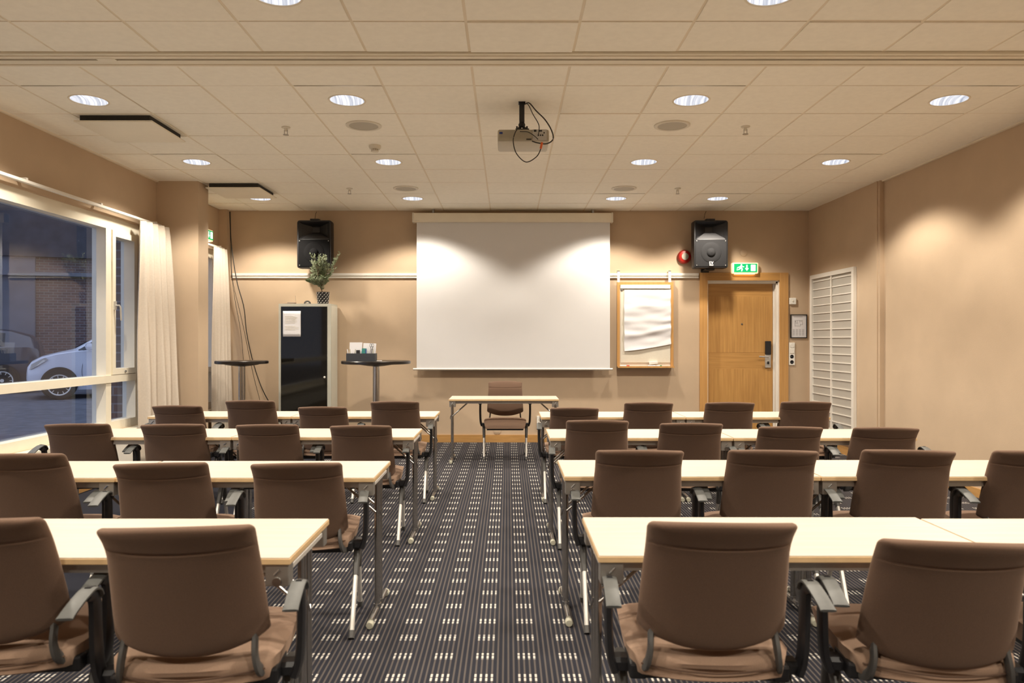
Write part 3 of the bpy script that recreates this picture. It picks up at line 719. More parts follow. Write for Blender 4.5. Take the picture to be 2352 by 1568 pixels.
# things on its tray
er = MB(); er.box(-.055,.055,-.02,.02,-.018,.018,bev=.004); eo = er.build('board_eraser', M['pure']); c = px(1501,829,FY-.05); eo.location = (c.x,FY-.035,B.z+.062); eo.rotation_euler = (0,math.radians(-6),0)
tag(eo, 'small white board eraser leaning above the flip chart tray', 'eraser')
for u0, u1, cap, lab in ((1424,1446,'redpen','white marker with red cap, left end of the flip chart tray'),(1488,1506,'paper','plain white marker in the middle of the flip chart tray'),(1507,1520,'green','white marker with green cap on the flip chart tray')):
    a = px(u0,840,FY-.06); b = px(u1,840,FY-.06); zz = B.z+.024
    t = thing('marker_pen', lab, 'marker', (a.x,FY-.055,zz), 0, 'markers on the flip chart tray')
    L = b.x-a.x; mb = MB(); mb.lathe([(.008,0),(.009,.004),(.009,L*.68)], n=12, axis='X'); mb.build('barrel', M['paper'], t, smooth=50)
    mb = MB(); mb.lathe([(.0095,L*.68),(.0095,L*.98),(.007,L)], n=12, axis='X'); mb.build('cap', M[cap], t, smooth=50)

# ================================================================ glass cabinet
cbx0, cbx1, cby0, cby1, cbz = (640-1166)*9.245/F, (760-1166)*9.245/F, 9.245, 9.595, 1.768
cb = thing('media_cabinet', 'tall grey cabinet with a smoked glass door against the back wall', 'cabinet', ((cbx0+cbx1)/2,(cby0+cby1)/2,0))
hw = (cbx1-cbx0)/2; hd = .175
mb = MB(); mb.box(-hw,hw,-hd+.02,hd,cbz-.022,cbz); mb.box(-hw,-hw+.02,-hd+.02,hd,0.0,cbz-.022); mb.box(-hw+.02,hw-.02,hd-.01,hd,.0,cbz-.022); mb.box(-hw+.02,hw-.02,-hd+.02,hd-.01,0,.06)
mb.box(-hw,-hw+.028,-hd,-hd+.02,0,cbz); mb.box(hw-.045,hw,-hd,-hd+.02,0,cbz); mb.box(-hw+.028,hw-.045,-hd,-hd+.02,cbz-.035,cbz); mb.box(-hw+.028,hw-.045,-hd,-hd+.02,0,.06)
cbody = mb.build('cabinet_body', M['cab'], cb)
mb = MB(); mb.box(hw-.02,hw+.001,-hd+.02,hd,0,cbz-.022); mb.build('side_panel', M['cabside'], cb)
mb = MB(); mb.box(-hw+.030,hw-.047,-hd-.004,-hd+.010,.062,cbz-.037); gd = mb.build('glass_door', M['smoke'], cb)
mb = MB(); mb.lathe([(.010,-hd-.003),(.013,-hd-.02),(.008,-hd-.026)], (hw-.075,0,px(742,866,9.24).z), 14, 'Y'); mb.build('door_knob', M['pure'], gd, smooth=50)
# equipment behind the glass, faint on the door
a = px(650,714,9.235); b = px(691,773,9.235)
pp_ = thing('notice_sheet', 'white printed notice in a plastic sleeve taped to the smoked cabinet door', 'notice', ((a.x+b.x)/2, 9.236, (a.z+b.z)/2))
mb = MB(); hx, hz = (b.x-a.x)/2, (a.z-b.z)/2; rings = [[(-hx+2*hx*i/10, -.004-.006*math.sin(2.2*i/10*PI+j*.5)*(1-j/8)**2*(i>5), hz-2*hz*j/8) for i in range(11)] for j in range(9)]
mb.loops(rings, cap=False, closed=False); so = mb.build('sheet', M['paper'], pp_, smooth=180); so.modifiers.new('t','SOLIDIFY').thickness=.001
mb = MB()
for k in range(13):
    if k in (7,8): continue
    mb.box(-hx*.75, hx*(.75 if k%3 else .4), -.0065, -.005, hz*.6-k*.014-.003, hz*.6-k*.014+.0005)
mb.build('printed_lines', M['vented'], so)
# items on the cabinet top
c = px(671,693,9.42); t = thing('adapter', 'small dark adapter with a wire lying on the cabinet top at left', 'adapter', (c.x,9.42,cbz))
mb = MB(); mb.box(-.055,.045,-.03,.03,0,.022,bev=.006); mb.build('body', M['darkgrey'], t)
mb = MB(); mb.sweep(curve_pts([(.04,0,.02),(.055,-.03,.016),(.02,-.09,.008),(-.05,-.10,.006),(-.1,-.07,.006)]), .004); mb.build('wire', M['seatl'], t)
mb = MB(); mb.sweep([(.048,0,.02),(.04,0,.11)], .0015); mb.build('antenna', M['steel'], t)
c = px(707,693,9.42); t = thing('tape_dispenser', 'small black arched clip on the cabinet top beside the plant pot', 'clip', (c.x,9.40,cbz))
mb = MB(); mb.sweep([(-.035+.035*(1-math.cos(PI*k/10)),0,.006+.032*math.sin(PI*k/10)) for k in range(11)], .02, .007, up=(0,1,0)); mb.build('arch', M['darkgrey'], t, smooth=60)
mb = MB(); mb.box(-.012,.02,-.012,.012,0,.02,bev=.003); mb.build('core', M['steel'], t)

# olive tree
c = px(742,696,9.345); pot_c = Vector((c.x, 9.345, cbz))
t = thing('olive_tree', 'small potted olive tree in a black and white patterned pot on the cabinet', 'potted plant', pot_c)
mb = MB(); mb.lathe([(.062,0),(.068,.01),(.080,.135),(.082,.15),(.076,.15),(.073,.13)], n=36, cap=False); mb.lathe([(.062,0),(.0001,0)], n=36, cap=False); pot = mb.build('pot', M['pot'], t, smooth=45)
mb = MB()
for r in range(6):
    z = .016+r*.024; R_ = .066+(.080-.066)*(z/.14)
    for k in range(11):
        a = 2*PI*(k+.5*(r%2))/11; cx_, cy_ = (R_+.0015)*math.cos(a), (R_+.0015)*math.sin(a)
        T = Matrix.Translation((cx_,cy_,z)) @ Matrix.Rotation(a,4,'Z') @ Matrix.Rotation(PI/4*(1 if r%2 else .8),4,'X')
        mb.box(-.0012,.0012,-.009,.009,-.0024,.0024,M=T)
mb.build('pot_pattern', M['potdot'], pot)
mb = MB(); mb.lathe([(.0001,.132),(.074,.13)], n=24, cap=False); mb.build('soil', M['soil'], t)
rnd = random.Random(3); stems = MB(); leaves = MB()
def leaf_at(p, d, L):
    d = d.normalized(); s_ = d.cross(Vector((rnd.uniform(-1,1),rnd.uniform(-1,1),rnd.uniform(-.3,1)))).normalized(); nn = d.cross(s_)
    w_ = L*.15; a = p; b = p+d*L*.45+s_*w_+nn*L*.03; c = p+d*L; e = p+d*L*.45-s_*w_+nn*L*.03; m_ = p+d*L*.5-nn*L*.03
    vs = [leaves.bm.verts.new(q) for q in (a,b,c,e,m_)]
    leaves.bm.faces.new([vs[0],vs[1],vs[4]]); leaves.bm.faces.new([vs[1],vs[2],vs[4]]); leaves.bm.faces.new([vs[2],vs[3],vs[4]]); leaves.bm.faces.new([vs[3],vs[0],vs[4]])
def branch(p, d, L, r, lv):
    pts = [p]; n = 7
    for k in range(n):
        d = (d+Vector((rnd.uniform(-.22,.22),rnd.uniform(-.22,.22),rnd.uniform(-.08,.16)))).normalized(); p = p+d*L/n; pts.append(p)
        if lv > 0 and k >= (3 if lv == 3 else 0):
            nb = 2 if lv > 1 else 1
            for _ in range(nb):
                if rnd.random() < .62:
                    q = Vector((rnd.uniform(-1,1),rnd.uniform(-1,1),rnd.uniform(-.1,.6)))
                    branch(p, (d*.8+q*.8).normalized(), L*rnd.uniform(.38,.6), r*.55, lv-1)
        if lv <= 1:
            for s in (-1,1):
                q = Vector((rnd.uniform(-1,1),rnd.uniform(-1,1),rnd.uniform(-.4,.8)))
                leaf_at(p, d*.6+q*.8, rnd.uniform(.024,.042))
    stems.sweep(pts, [r*(1-.6*i/n) for i in range(n+1)], n=5)
branch(Vector((-.005,0,.13)), Vector((-.05,0,1)), .22, .007, 2)
for tp, L in ((Vector((-.10,-.02,.46)),.30),(Vector((.15,.0,.40)),.30),(Vector((.02,.03,.36)),.25),(Vector((-.06,.03,.30)),.22),(Vector((.09,-.03,.28)),.24),(Vector((-.12,.0,.24)),.20)):
    s0 = Vector((-.012,0,.22)); branch(s0, (tp-s0).normalized(), (tp-s0).length*1.12, .0045, 2)
for m_ in (stems, leaves):
    for v in m_.bm.verts:
        if v.co.z > .14: v.co.y = v.co.y*.55-.12*min(1, (v.co.z-.14)/.15)
stems.build('stem', M['bark'], t); leaves.build('foliage', M['leaf'], t)

# ================================================================ bar tables
def bar_table(label, x, y, r, z):
    t = thing('bar_table', label, 'bar table', (x,y,0), 0, 'standing bar tables by the back wall')
    mb = MB(); mb.lathe([(r-.012,z-.036),(r,z-.03),(r,z-.006),(r-.006,z)], n=56); mb.build('table_top', M['topblack'], t, smooth=40)
    mb = MB(); mb.lathe([(.04,z-.066),(.10,z-.06),(.19,z-.045),(.19,z-.036)], n=32); mb.build('top_plate', M['black'], t, smooth=40)
    mb = MB(); mb.lathe([(.038,.03),(.038,z-.06)], n=28); mb.build('column', M['chrome'], t, smooth=40)
    mb = MB(); mb.lathe([(.24,0),(.24,.008),(.2,.02),(.06,.04),(.04,.05)], n=40); mb.build('foot', M['chrome'], t, smooth=40)
bar_table('round black standing table on a chrome column left of the cabinet', -3.11, 8.72, .30, 1.075)
bar_table('wide round black standing table between cabinet and screen, carrying a leaflet tray', -1.535, 8.70, .40, 1.075)
# leaflet tray
bx = (830-1166)*8.62/F
t = thing('leaflet_tray', 'dark slate tray standing on the standing table right of the cabinet', 'tray', (bx,8.64,1.075))
mb = MB(); W_ = .165
mb.box(-W_,W_,-.07,.07,0,.006); mb.box(-W_,W_,-.07,-.064,.006,.088); mb.box(-W_,W_,.064,.07,.006,.088); mb.box(-W_,-W_+.006,-.064,.064,.006,.088); mb.box(W_-.006,W_,-.064,.064,.006,.088); mb.box(-.003,.003,-.064,.064,.006,.07)
mb.build('tray_box', M['tray'], t)
def stand(name, m, x0, x1, y, z0, z1, lab, cat, tilt=0, th=.004, grp=None):
    mb = MB(); mb.box(-(x1-x0)/2,(x1-x0)/2,-th/2,th/2,0,z1-z0); o = mb.build(name, M[m]); o.location = (bx+(x0+x1)/2, 8.64+y, 1.075+z0); o.rotation_euler = (math.radians(-8), math.radians(tilt), 0)
    return tag(o, lab, cat, grp)
stand('paper_pad','paper',-.150,-.005,.035,.008,.215,'white note pad standing at the left in the slate tray','note pad',0,.02)
stand('paper_pad','paper',.002,.150,.040,.008,.205,'white note pad standing at the right in the slate tray','note pad',2,.02)
stand('leaflet','teal',-.002,.05,.0,.008,.145,'teal leaflet in the middle of the slate tray','leaflet',1,.02)
stand('leaflet','black',-.062,-.02,.0,.008,.125,'dark leaflet left of the teal one in the slate tray','leaflet',-2,.02)
stand('leaflet','ink',.082,.105,.0,.008,.13,'grey leaflet right of the blue pen in the slate tray','leaflet',5,.01)
k = 0
for x, tl, m_, lab in ((-.148,-14,'paper','white stick leaning out of the tray at its far left end'),(-.128,-6,'capwhite','cream stick second from the left end of the tray'),(-.108,4,'paper','white stick third from the left end of the tray'),(-.090,12,'capwhite','cream stick leaning right beside the dark leaflet in the tray'),(.066,-4,'blue','blue pen standing in the tray right of the teal leaflet'),(.118,8,'ink','grey pen near the right end of the tray'),(.134,12,'capwhite','cream pen leaning right near the tray end'),(.150,17,'paper','white pen leaning out at the right end of the tray')):
    mb = MB(); mb.lathe([(.005,0),(.0055,.01),(.0055,.12),(.003,.13)], n=10); o = mb.build('pen', M[m_], smooth=50); o.location = (bx+x*.93, 8.605, 1.075+.008); o.rotation_euler = (0, math.radians(tl*.7), 0)
    tag(o, lab, 'pen', 'pens in the slate tray')
mb = MB()
for s in (-1,1):
    mb.sweep([(s*.012+.011*math.cos(a*PI/6), 0, .175+.02*math.sin(a*PI/6)) for a in range(13)], .0022, n=6); mb.sweep([(s*.012,0,.156),(-s*.004,0,.05)], .003, n=6)
o = mb.build('scissors', M['black']); o.location = (bx+.112, 8.66, 1.08); tag(o, 'black handled scissors standing in the slate tray before the right pad', 'scissors')
mb = MB(); mb.box(-.03,.03,-.02,.02,0,.006,bev=.002); o = mb.build('small_card', M['paper']); o.location = ((872-1166)*8.62/F, 8.60, 1.075); tag(o, 'small white card on the standing table right of the tray', 'card')

# cables in the left corner
wcable('wall_cable', 'long black cable hanging from the ceiling down the left corner to the floor', [(528,486),(530,540),(535,590),(545,650),(560,705),(566,760),(577,815),(590,860),(608,905),(640,960),(655,1005)], [9.5,9.5,9.48,9.45,9.42,9.4,9.4,9.4,9.4,9.45,9.5], .006)
wcable('wall_cable', 'thin dark cable hanging down the left corner nearest the curtain', [(527,486),(529,545),(531,620),(540,690),(551,750),(557,800),(560,860),(562,930)], 9.5, .003)
wcable('wall_cable', 'thin dark cable hanging between the other two cables in the left corner', [(529,486),(531,560),(534,640),(552,720),(563,770),(572,815),(584,870),(600,930)], 9.5, .003)

# ================================================================ tables
TZ = .69; TL = 1.172; TD = .47
def make_table():
    t = thing('folding_table', '', 'table', (0,0,0), 0, 'pale birch folding tables in rows')
    hx, hy = TL/2, TD/2
    mb = MB(); mb.box(-hx+.002,hx-.002,-hy+.002,hy-.002,TZ-.004,TZ,bev=.0015); mb.build('table_top', M['birch'], t)
    mb = MB(); mb.box(-hx,hx,-hy,hy,TZ-.021,TZ-.0035,bev=.002); mb.build('edge_band', M['edge'], t)
    mb = MB(); mb.box(-hx+.07,hx-.07,-hy+.022,-hy+.042,TZ-.050,TZ-.021); mb.box(-hx+.07,hx-.07,hy-.042,hy-.022,TZ-.050,TZ-.021); mb.build('rail', M['bracket'], t)
    for sx in (-1,1):
        for sy in (-1,1):
            mb = MB(); x0, x1 = sorted((sx*(hx-.006), sx*(hx-.074))); y0, y1 = sorted((sy*(hy-.008), sy*(hy-.055)))
            mb.box(x0,x1,y0,y1,TZ-.085,TZ-.021,bev=.003); br = mb.build('corner_bracket', M['bracket'], t)
            mb = MB(); cx_ = sx*(hx-.040); mb.lathe([(.013,-.002),(.015,.006),(.009,.012)], (cx_,sy*(hy-.006),TZ-.072), 14, 'Y')
            mb.sweep([(cx_-.008,sy*(hy-.005),TZ-.052),(cx_+.008,sy*(hy-.005),TZ-.036)], .003, n=6); mb.build('latch', M['chrome'], br, smooth=50)
    for sx in (-1,1):
        x = sx*(hx-.022)
        mb = MB()
        mb.sweep([(x,-hy+.03,TZ-.044),(x,hy-.03,TZ-.044)], .022, .022)
        fr = mb.build('leg_frame', M['satin'], t, smooth=40)
        for y in (-.032,.038):
            mb = MB(); mb.sweep([(x,y,.045),(x,y,TZ-.05)], .0135, n=14); mb.build('leg', M['chrome'], fr, smooth=50)
        mb = MB(); mb.sweep([(x,-hy+.03,.030),(x,hy-.03,.030)], .013, n=12); mb.lathe([(.018,.03),(.018,.05)], (x,-.032,0), 10); mb.lathe([(.018,.03),(.018,.05)], (x,.038,0), 10); mb.build('foot_bar', M['chrome'], fr, smooth=50)
        for s in (-1,1):
            mb = MB(); mb.lathe([(.015,-.018),(.018,-.014),(.018,.014),(.015,.018)] , (x,s*(hy-.018),.018), 8, 'Y'); mb.build('foot_cap', M['capwhite'], fr, smooth=50)
        mb = MB()
        for y in (-.045,.05): mb.sweep([(x-sx*.005,y,.49),(x-sx*.20,y,TZ-.03)], .006, n=8)
        mb.sweep([(x-sx*.20,-.06,TZ-.032),(x-sx*.20,.065,TZ-.032)], .006, n=8)
        mb.build('brace', M['chrome'], fr, smooth=50)
        mb = MB(); mb.sweep(curve_pts([(x+sx*.013,-.03,.50),(x+sx*.02,-.02,.47),(x+sx*.018,.0,.455),(x+sx*.014,.01,.47)],5), .004, n=6); mb.build('hook', M['chrome'], fr)
    return t
tb0 = make_table(); firstT = [True]
def place_table(x, y, label, rz=0):
    if firstT[0]: firstT[0] = False; r = tb0; r.location = (x,y,0); r.rotation_euler.z = rz; r['label'] = label; return r
    return dup(tb0, (x,y,0), rz, label)
LX = -.60-TL/2; RX = .262+TL/2
rows_l = [(2.365,-.622),(3.610,-.604),(5.03,-.603),(6.325,-.595)]
rows_r = [(2.385,.262),(3.640,.259),(4.995,.268),(6.28,.272)]
rname = ['the nearest row','the second nearest row','the third row from the camera','the farthest row']
for k in range(4):
    y, xe = rows_l[k]
    place_table(xe-TL/2, y, 'birch folding table in %s, left block, at the aisle' % rname[k])
    place_table(xe-TL*1.5-.004, y-.004, 'birch folding table in %s, left block, window side' % rname[k])
    y, xe = rows_r[k]
    place_table(xe+TL/2, y, 'birch folding table in %s, right block, at the aisle' % rname[k])
    place_table(xe+TL*1.5+.004, y-(.02 if k == 0 else .0), 'birch folding table in %s, right block, wall side' % rname[k])
r = place_table(-.040, 8.14, 'pale folding table standing alone in front of the screen'); r['group'] = 'pale birch folding tables in rows'

# ================================================================ chairs
def make_chair():
    t = thing('conference_chair', '', 'chair', (0,0,0), 0, 'taupe conference chairs')
    # ---- backrest cushion
    H0, H1 = .455, .845
    def centre(v): return -.200-.100*v-.035*v**2.5-.030*max(0,(v-.72)/.28)**2
    us = [math.sin(PI/2*(-1+2*i/22)) for i in range(23)]
    vs = sorted([.5-.5*math.cos(PI*j/30) for j in range(31)]+[.745+.0055*k for k in range(16)])
    def half(v):
        z = v*(H1-H0); w0 = .207-.021*v+.003*math.sin(PI*v)+.011*max(0,(v-.70)/.30)**2
        r = .020; dt = (H1-H0)-z
        if dt < r: w0 = w0-r+math.sqrt(max(0, r*r-(r-dt)**2))
        if z < .03: w0 = w0-.03+math.sqrt(max(0, .03**2-(.03-z)**2))
        return w0
    def surf(side):
        rings = []
        for v in vs:
            ring = []; hw_ = half(v)
            for u in us:
                e = max(abs(u)**3.4, abs(2*v-1)**7)
                T = .032*math.sqrt(max(0, 1-e*e)) if side else .036*math.sqrt(max(0, 1-e*e))
                if side < 1: pass
                x = u*hw_; yc = centre(v)+.050*u*u-.006
                z = H0+(H1-H0)*v+.044*abs(u)**2.4*(1-v)**4-.010*u*u*v**3
                s = 1 if side else -1
                if side:   # lumbar swell on the sitting side
                    T += .010*math.exp(-((v-.25)/.2)**2)*(1-abs(u)**4)
                seam = math.exp(-((v-.80-.03*u*u)/.008)**2)*.0042
                y = yc+s*(T-seam if T > .01 else T)
                ring.append((x, y, z+.004*s*0))
            rings.append(ring)
        return rings
    mb = MB(); A_ = surf(0); B_ = surf(1)
    mb.loops(A_, cap=False, closed=False); mb.loops(B_, cap=False, closed=False)
    bmesh.ops.remove_doubles(mb.bm, verts=mb.bm.verts, dist=.0004)
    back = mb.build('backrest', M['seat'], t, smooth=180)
    # grey spring arms holding the back
    for s in (-1,1):
        mb = MB(); mb.sweep(curve_pts([(s*.166,-.186,.545),(s*.170,-.196,.50),(s*.174,-.212,.45),(s*.183,-.195,.405),(s*.195,-.13,.385)],6), .032, .016, up=(1,0,0)); mb.build('back_support', M['darkgrey'], t, smooth=60)
    # ---- seat cushion
    def seat_ring(y, z0, z1, hw_, crown):
        pts = []; n = 10
        for i in range(n+1): u = -1+2*i/n; pts.append((u*hw_*(1 if abs(u)<1 else 1), y, z1+crown*(1-u*u)-.012*abs(u)**6))
        for i in range(n+1): u = 1-2*i/n; pts.append((u*(hw_-.012), y, z0))
        return pts
    prof = [(-.226,.385,.405,.160),(-.232,.378,.418,.190),(-.222,.372,.430,.205),(-.19,.368,.437,.218),(-.12,.366,.440,.228),(0,.365,.440,.232),(.10,.366,.442,.232),(.18,.368,.440,.230),(.225,.366,.430,.226),(.25,.36,.412,.220),(.262,.36,.392,.212),(.258,.362,.376,.205)]
    rings = []
    for (y, z0, z1, hw_) in prof:
        ring = seat_ring(y, z0, z1, hw_, .004)
        if y < -.15: ring = [(x, yy+.045*(abs(x)/.2)**2.2*(-y/.23), z) for x, yy, z in ring]
        rings.append(ring)
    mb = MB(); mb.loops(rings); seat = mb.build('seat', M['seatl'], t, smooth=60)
    mb = MB(); pts = [(.004+.0+.0+u*.196, -.236+.045*abs(u)**2.2, .401+.006*abs(u)) for u in [-1+i/8 for i in range(17)]]
    mb.sweep([(p[0]-.004,p[1],p[2]) for p in pts], .0028, n=6); mb.build('seam_piping', M['seat'], seat, smooth=60)
    # ---- under frame
    mb = MB(); mb.box(-.20,.20,-.13,.20,.335,.366,bev=.006); mb.sweep([(-.262,-.085,.365),(.262,-.085,.365)], .07, .04); mb.box(-.225,-.175,-.16,-.02,.345,.392,bev=.008); mb.box(.175,.225,-.16,-.02,.345,.392,bev=.008)
    mb.build('seat_frame', M['black'], t)
    for s in (-1,1):
        # arm post: rises from the frame and bends backwards into the arm rest
        path = curve_pts([(s*.262,-.105,.350),(s*.276,-.105,.40),(s*.281,-.108,.50),(s*.281,-.112,.57),(s*.281,-.127,.606),(s*.281,-.165,.620)],5)
        mb = MB(); mb.sweep(path, [.024]*len(path), [.062-.026*min(1,i/(len(path)-1))**2 for i in range(len(path))], up=(0,1,0)); mb.build('arm_post', M['black'], t, smooth=45)
        path = curve_pts([(s*.281,-.098,.592),(s*.281,-.114,.616),(s*.281,-.15,.629),(s*.281,-.20,.623),(s*.281,-.25,.611),(s*.281,-.292,.598)],4)
        mb = MB(); mb.sweep(path, [.030]+[.040]*(len(path)-2)+[.042], [.010]*(len(path)-1)+[.008]); mb.build('arm_pad', M['greyplastic'], t, smooth=45)
        for nm, y1, yt in (('rear',-.295,-.045),('front',.125,-.02)):
            a = Vector((s*.238,yt,.365)); b = Vector((s*.232,y1,.0)); d = b-a
            mb = MB(); mb.sweep([a+d*.36, b-d.normalized()*.02], .028, .020, up=(1,0,0)); lg = mb.build('leg', M['satin'], t, smooth=30)
            mb = MB(); mb.sweep([a, a+d*.06, a+d*.37], [.040,.042,.032], [.030,.032,.025], up=(1,0,0)); mb.build('leg_sleeve', M['darkgrey'], lg, smooth=45)
            mb = MB(); mb.sweep([b-d.normalized()*.035, b+Vector((0,0,.002))], .033, .026, up=(1,0,0)); mb.build('leg_tip', M['darkgrey'], lg, smooth=45)
    return t
ch0 = make_chair(); firstC = [True]
FABRIC_SHADED = M['seat']
def place_chair(x, y, yaw, ztop, label):
    global ch0
    if firstC[0]: firstC[0] = False; r = ch0; r.location = (x,y,0); r.rotation_euler.z = math.radians(yaw); r['label'] = label
    else: r = dup(ch0, (x,y,0), math.radians(yaw), label)
    for c in r.children:
        if c.name.startswith('backrest'): c.location.z = ztop-.845
        if c.name.startswith('back_support'): c.location.z = (ztop-.845)*.6
    return r
CH = [ # x, y, yaw, top height, label
 (-1.485,2.30,7,.845,'taupe chair cut off by the left photo edge in the nearest row'),
 (-.885,2.224,6.4,.845,'large taupe chair seen from behind in the nearest row, left of the aisle'),
 (-2.156,3.54,6,.83,'taupe chair at the left photo edge in the second nearest row'),
 (-1.553,3.54,9,.79,'middle taupe chair in the second nearest row left of the aisle'),
 (-.948,3.54,6,.79,'taupe chair beside the aisle in the second nearest row, left block'),
 (-2.77,5.03,8,.792,'taupe chair closest to the window in the third row, left block'),
 (-2.16,5.03,7,.79,'second taupe chair from the window in the third row'),
 (-1.55,5.03,5,.788,'second taupe chair from the aisle in the third row, left block'),
 (-.947,5.03,3,.782,'taupe chair beside the aisle in the third row, left block'),
 (-2.67,6.28,4,.798,'lower taupe chair in front of the curtain in the farthest left row'),
 (-2.085,6.28,4,.839,'higher taupe chair in the farthest left row, left of the cabinet'),
 (-1.50,6.28,3,.788,'lower taupe chair in the farthest left row, before the cabinet'),
 (-.92,6.28,3,.832,'higher taupe chair beside the aisle in the farthest left row'),
 (.58,2.27,-3,.845,'large taupe chair seen from behind in the nearest row, right of the aisle'),
 (1.215,2.25,-8,.80,'large low taupe chair at the bottom right in the nearest row'),
 (1.83,2.27,-6,.845,'taupe chair at the bottom right corner, only its arm in view'),
 (.601,3.61,-3,.835,'taupe chair beside the aisle in the second nearest row, right block'),
 (1.208,3.61,-6,.835,'second taupe chair from the aisle in the second nearest row, right block'),
 (1.825,3.61,-9,.835,'third taupe chair from the aisle in the second nearest row, right block'),
 (2.425,3.61,-11,.83,'taupe chair at the right photo edge in the second nearest row'),
 (.575,4.95,-3,.823,'taupe chair beside the aisle in the third row, right block, standing highest'),
 (1.165,4.95,-4,.805,'second taupe chair from the aisle in the third row, right block'),
 (1.795,4.95,-6,.783,'third taupe chair from the aisle in the third row, right block'),
 (2.40,4.95,-8,.778,'taupe chair closest to the right wall in the third row'),
 (.545,6.27,-2,.782,'lower taupe chair beside the aisle in the farthest right row'),
 (1.145,6.27,-3,.824,'taupe chair below the flip chart in the farthest right row'),
 (1.80,6.27,-4,.824,'taupe chair in front of the door in the farthest right row'),
 (2.43,6.27,-8,.83,'taupe chair before the lattice panel in the farthest right row'),
 (-.028,8.30,180,.843,'taupe chair facing the room behind the lone table before the screen'),
]
for c in CH: place_chair(*c)

# ================================================================ STREET
st = MB(); st.box(-60, XL-WT-.02, -20, 60, -.2, .05); struct(st.build('street', M['asphalt']))
# far side: brick building, laid roughly square to the line of sight
ang = math.radians(20)
FC = Vector((-12.5, 24.5, .05))
bd = thing('brick_building', 'dark brick building across the street behind the white car', 'building', FC, ang)
mb = MB(); mb.box(-16,14,0,4,0,12); o = mb.build('brick_wall', M['brick'], bd)
uv = o.data.uv_layers.new(name='UVMap')
for poly in o.data.polygons:
    for li in poly.loop_indices:
        co = o.data.vertices[o.data.loops[li].vertex_index].co; uv.data[li].uv = (co.x+co.y, co.z)
mb = MB(); mb.box(-16,14,-.25,0,3.9,9.5); mb.build('upper_cladding', M['shade'], bd)
mb = MB(); mb.box(-8,-2.6,-.12,0,0,3.9); mb.box(-16,14,-.3,0,3.3,3.42); mb.build('rendered_bay', M['concrete'], bd)
mb = MB(); mb.box(3.0,3.6,-.1,0,0,3.6); mb.box(3.6,4.6,-.04,0,0,3.2); mb.build('doorway', M['shade'], bd)
kb = MB(); kb.box(-16,14,-2.4,-.3,0,.10); kb.build('pavement', M['concrete'], bd)
for i in range(3):
    mb = MB(); Mx = Matrix.Translation((-8.0-1.8*i,10.5-1.0*i,0)) @ Matrix.Rotation(ang,4,'Z'); mb.box(-.7,.7,-.05,.05,.050,.054,M=Mx)
    o = mb.build('road_marking', M['lane']); tag(o, 'pale road marking strip on the asphalt outside the window', 'road marking', 'road marking strips')

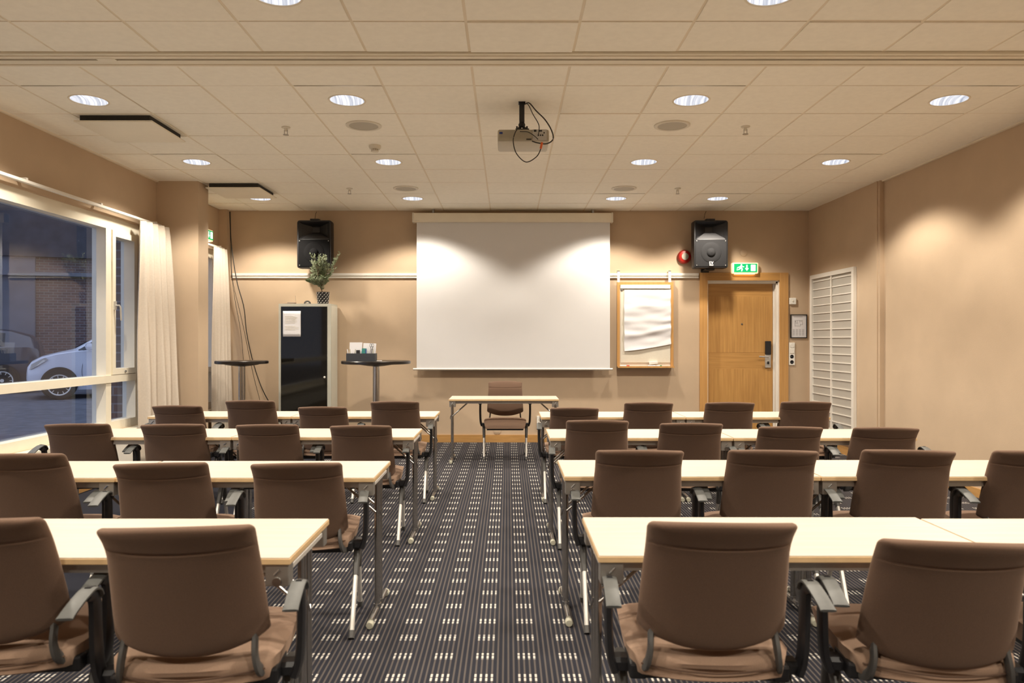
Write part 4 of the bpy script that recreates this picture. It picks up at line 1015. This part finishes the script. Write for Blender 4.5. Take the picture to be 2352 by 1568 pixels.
def car(name, label, loc, rz, paint):
    t = thing(name, label, 'car', loc, rz)
    # side profile, x from nose (0) to tail (4); local +x = tail
    X  = [0.00,.03,.10,.28,.56,.86,1.02,1.34,1.66,1.98,2.5,3.0,3.38,3.56,3.62]
    zl = [.34,.24,.20,.20,.20,.20,.20,.20,.20,.20,.20,.20,.24,.30,.36]
    zb = [.58,.70,.80,.90,.98,1.03,1.05,1.06,1.07,1.08,1.10,1.12,1.12,1.06,.95]
    zt = [.59,.71,.81,.91,.99,1.06,1.16,1.36,1.49,1.54,1.55,1.50,1.38,1.22,.98]
    wb = [.55,.68,.76,.82,.85,.86,.86,.86,.86,.86,.86,.85,.82,.78,.72]
    wt = [.50,.62,.68,.72,.74,.73,.68,.60,.57,.57,.57,.56,.55,.56,.60]
    mb = MB(); rings = []
    for i, x in enumerate(X):
        L_ = [(wb[i]*.94,zl[i]),(wb[i]*.985,zl[i]+.12),(wb[i],.5*(zl[i]+zb[i])),(wb[i]*.985,zb[i]-.02),(wb[i]*.95,zb[i]),(wt[i]+.02,zt[i]-.035),(wt[i]-.06,zt[i]),(wt[i]*.5,zt[i]+.02)]
        rings.append([(x,y,z) for y, z in L_]+[(x,-y,z) for y, z in L_[::-1]])
    mb.loops(rings); bo = mb.build('car_body', paint, t, smooth=45)
    def lerp(arr, x):
        for i in range(len(X)-1):
            if X[i] <= x <= X[i+1]: k = (x-X[i])/(X[i+1]-X[i]); return arr[i]*(1-k)+arr[i+1]*k
        return arr[-1]
    for s in (-1,1):
        mb = MB()
        def gp(x, f, off=.012):
            b0 = (lerp(wb,x)*.95, lerp(zb,x)); b1 = (lerp(wt,x)+.02, lerp(zt,x)-.035)
            return (x, s*(b0[0]*(1-f)+b1[0]*f+off), b0[1]*(1-f)+b1[1]*f)
        for (xa, xb, fa) in ((.97,1.13,.06),(1.16,2.02,.06),(2.10,2.9,.06)):
            n = 6; top = [gp(xa+(xb-xa)*k/n, .90 if xa > 1.1 else .5+.06*k) for k in range(n+1)]; bot = [gp(xa+(xb-xa)*k/n, fa) for k in range(n+1)]
            mb.loops([bot, top], cap=False, closed=False)
        mb.build('side_windows', M['carglass'], bo)
        mb = MB(); mb.sweep([gp(1.08,0,.008),gp(1.07,-.0,.008),(1.04,s*.868,.6),(1.06,s*.862,.28)], .004, n=5); mb.sweep([gp(2.06,0,.008),(2.05,s*.868,.6),(2.02,s*.862,.3)], .004, n=5); mb.build('door_gap', M['tyre'], bo)
        mb = MB(); mb.lathe([(.02,-.09),(.075,-.07),(.085,0),(.07,.07),(.02,.085)], (1.18,s*.98,1.13), 12, 'Y'); mb.box(1.15,1.22,min(s*.84,s*.95),max(s*.84,s*.95),1.06,1.10); mb.build('wing_mirror', paint, bo, smooth=50)
        mb = MB(); mb.prism([(.06,s*.70,.64),(.11,s*.77,.76),(.36,s*.85,.90),(.42,s*.862,.86),(.24,s*.84,.74),(.10,s*.76,.65)], (0,s*.010,0)); mb.build('headlamp', M['silver'], bo)
        for wx in (.62,2.86):
            mb = MB(); mb.lathe([(.352,0),(.352,s*.014),(.33,s*.016)], (wx,s*.862,.345), 36, 'Y'); mb.lathe([(.33,0),(.33,s*.014)], (wx,s*.860,.34), 36, 'Y'); mb.build('wheel_arch', M['tyre'], bo)
            wh = MB(); wh.lathe([(.225,s*.03),(.30,s*.03),(.315,0),(.315,-s*.16),(.24,-s*.18)], (wx,s*.862,.315), 36, 'Y'); wo = wh.build('tyre', M['tyre'], t, smooth=40)
            mb = MB(); mb.lathe([(.225,s*.034),(.20,s*.03),(.2,s*.02)], (wx,s*.862,.315), 32, 'Y', cap=False); mb.lathe([(.045,s*.02),(.04,s*.036)], (wx,s*.862,.315), 14, 'Y')
            for k in range(11):
                a = 2*PI*k/11; mb.sweep([(wx+.03*math.cos(a), s*.885, .315+.03*math.sin(a)), (wx+.205*math.cos(a), s*.888, .315+.205*math.sin(a))], .020, .010, up=(0,1,0))
            mb.build('wheel_rim', M['satin'], wo, smooth=40)
    mb = MB(); mb.poly([(.90,-.62,1.075),(.90,.62,1.075),(1.60,.50,1.46),(1.60,-.50,1.46)]); o = mb.build('windscreen', M['carglass'], bo); o.location = (-.015,0,.035)
    mb = MB(); mb.box(-.015,.03,-.40,.40,.33,.50); mb.build('grille', M['tyre'], bo)
    return t
# white hatchback: nose seen at photo x=55, side towards the window
nose = px(57, 905, 15.6); 
dirv = Vector((.88,.47,0)).normalized()      # nose -> tail
rzc = math.atan2(dirv.y, dirv.x)
side = Vector((-dirv.y, dirv.x, 0))
car('white_car', 'white hatchback parked in the street, seen through the big window', (nose.x+side.x*.86, nose.y+side.y*.86, .05), rzc, M['carwhite'])
n2 = px(-330, 850, 17.0)
car('dark_car', 'dark car parked farther off behind the white car', (n2.x, n2.y, .05), rzc, M['cardark'])
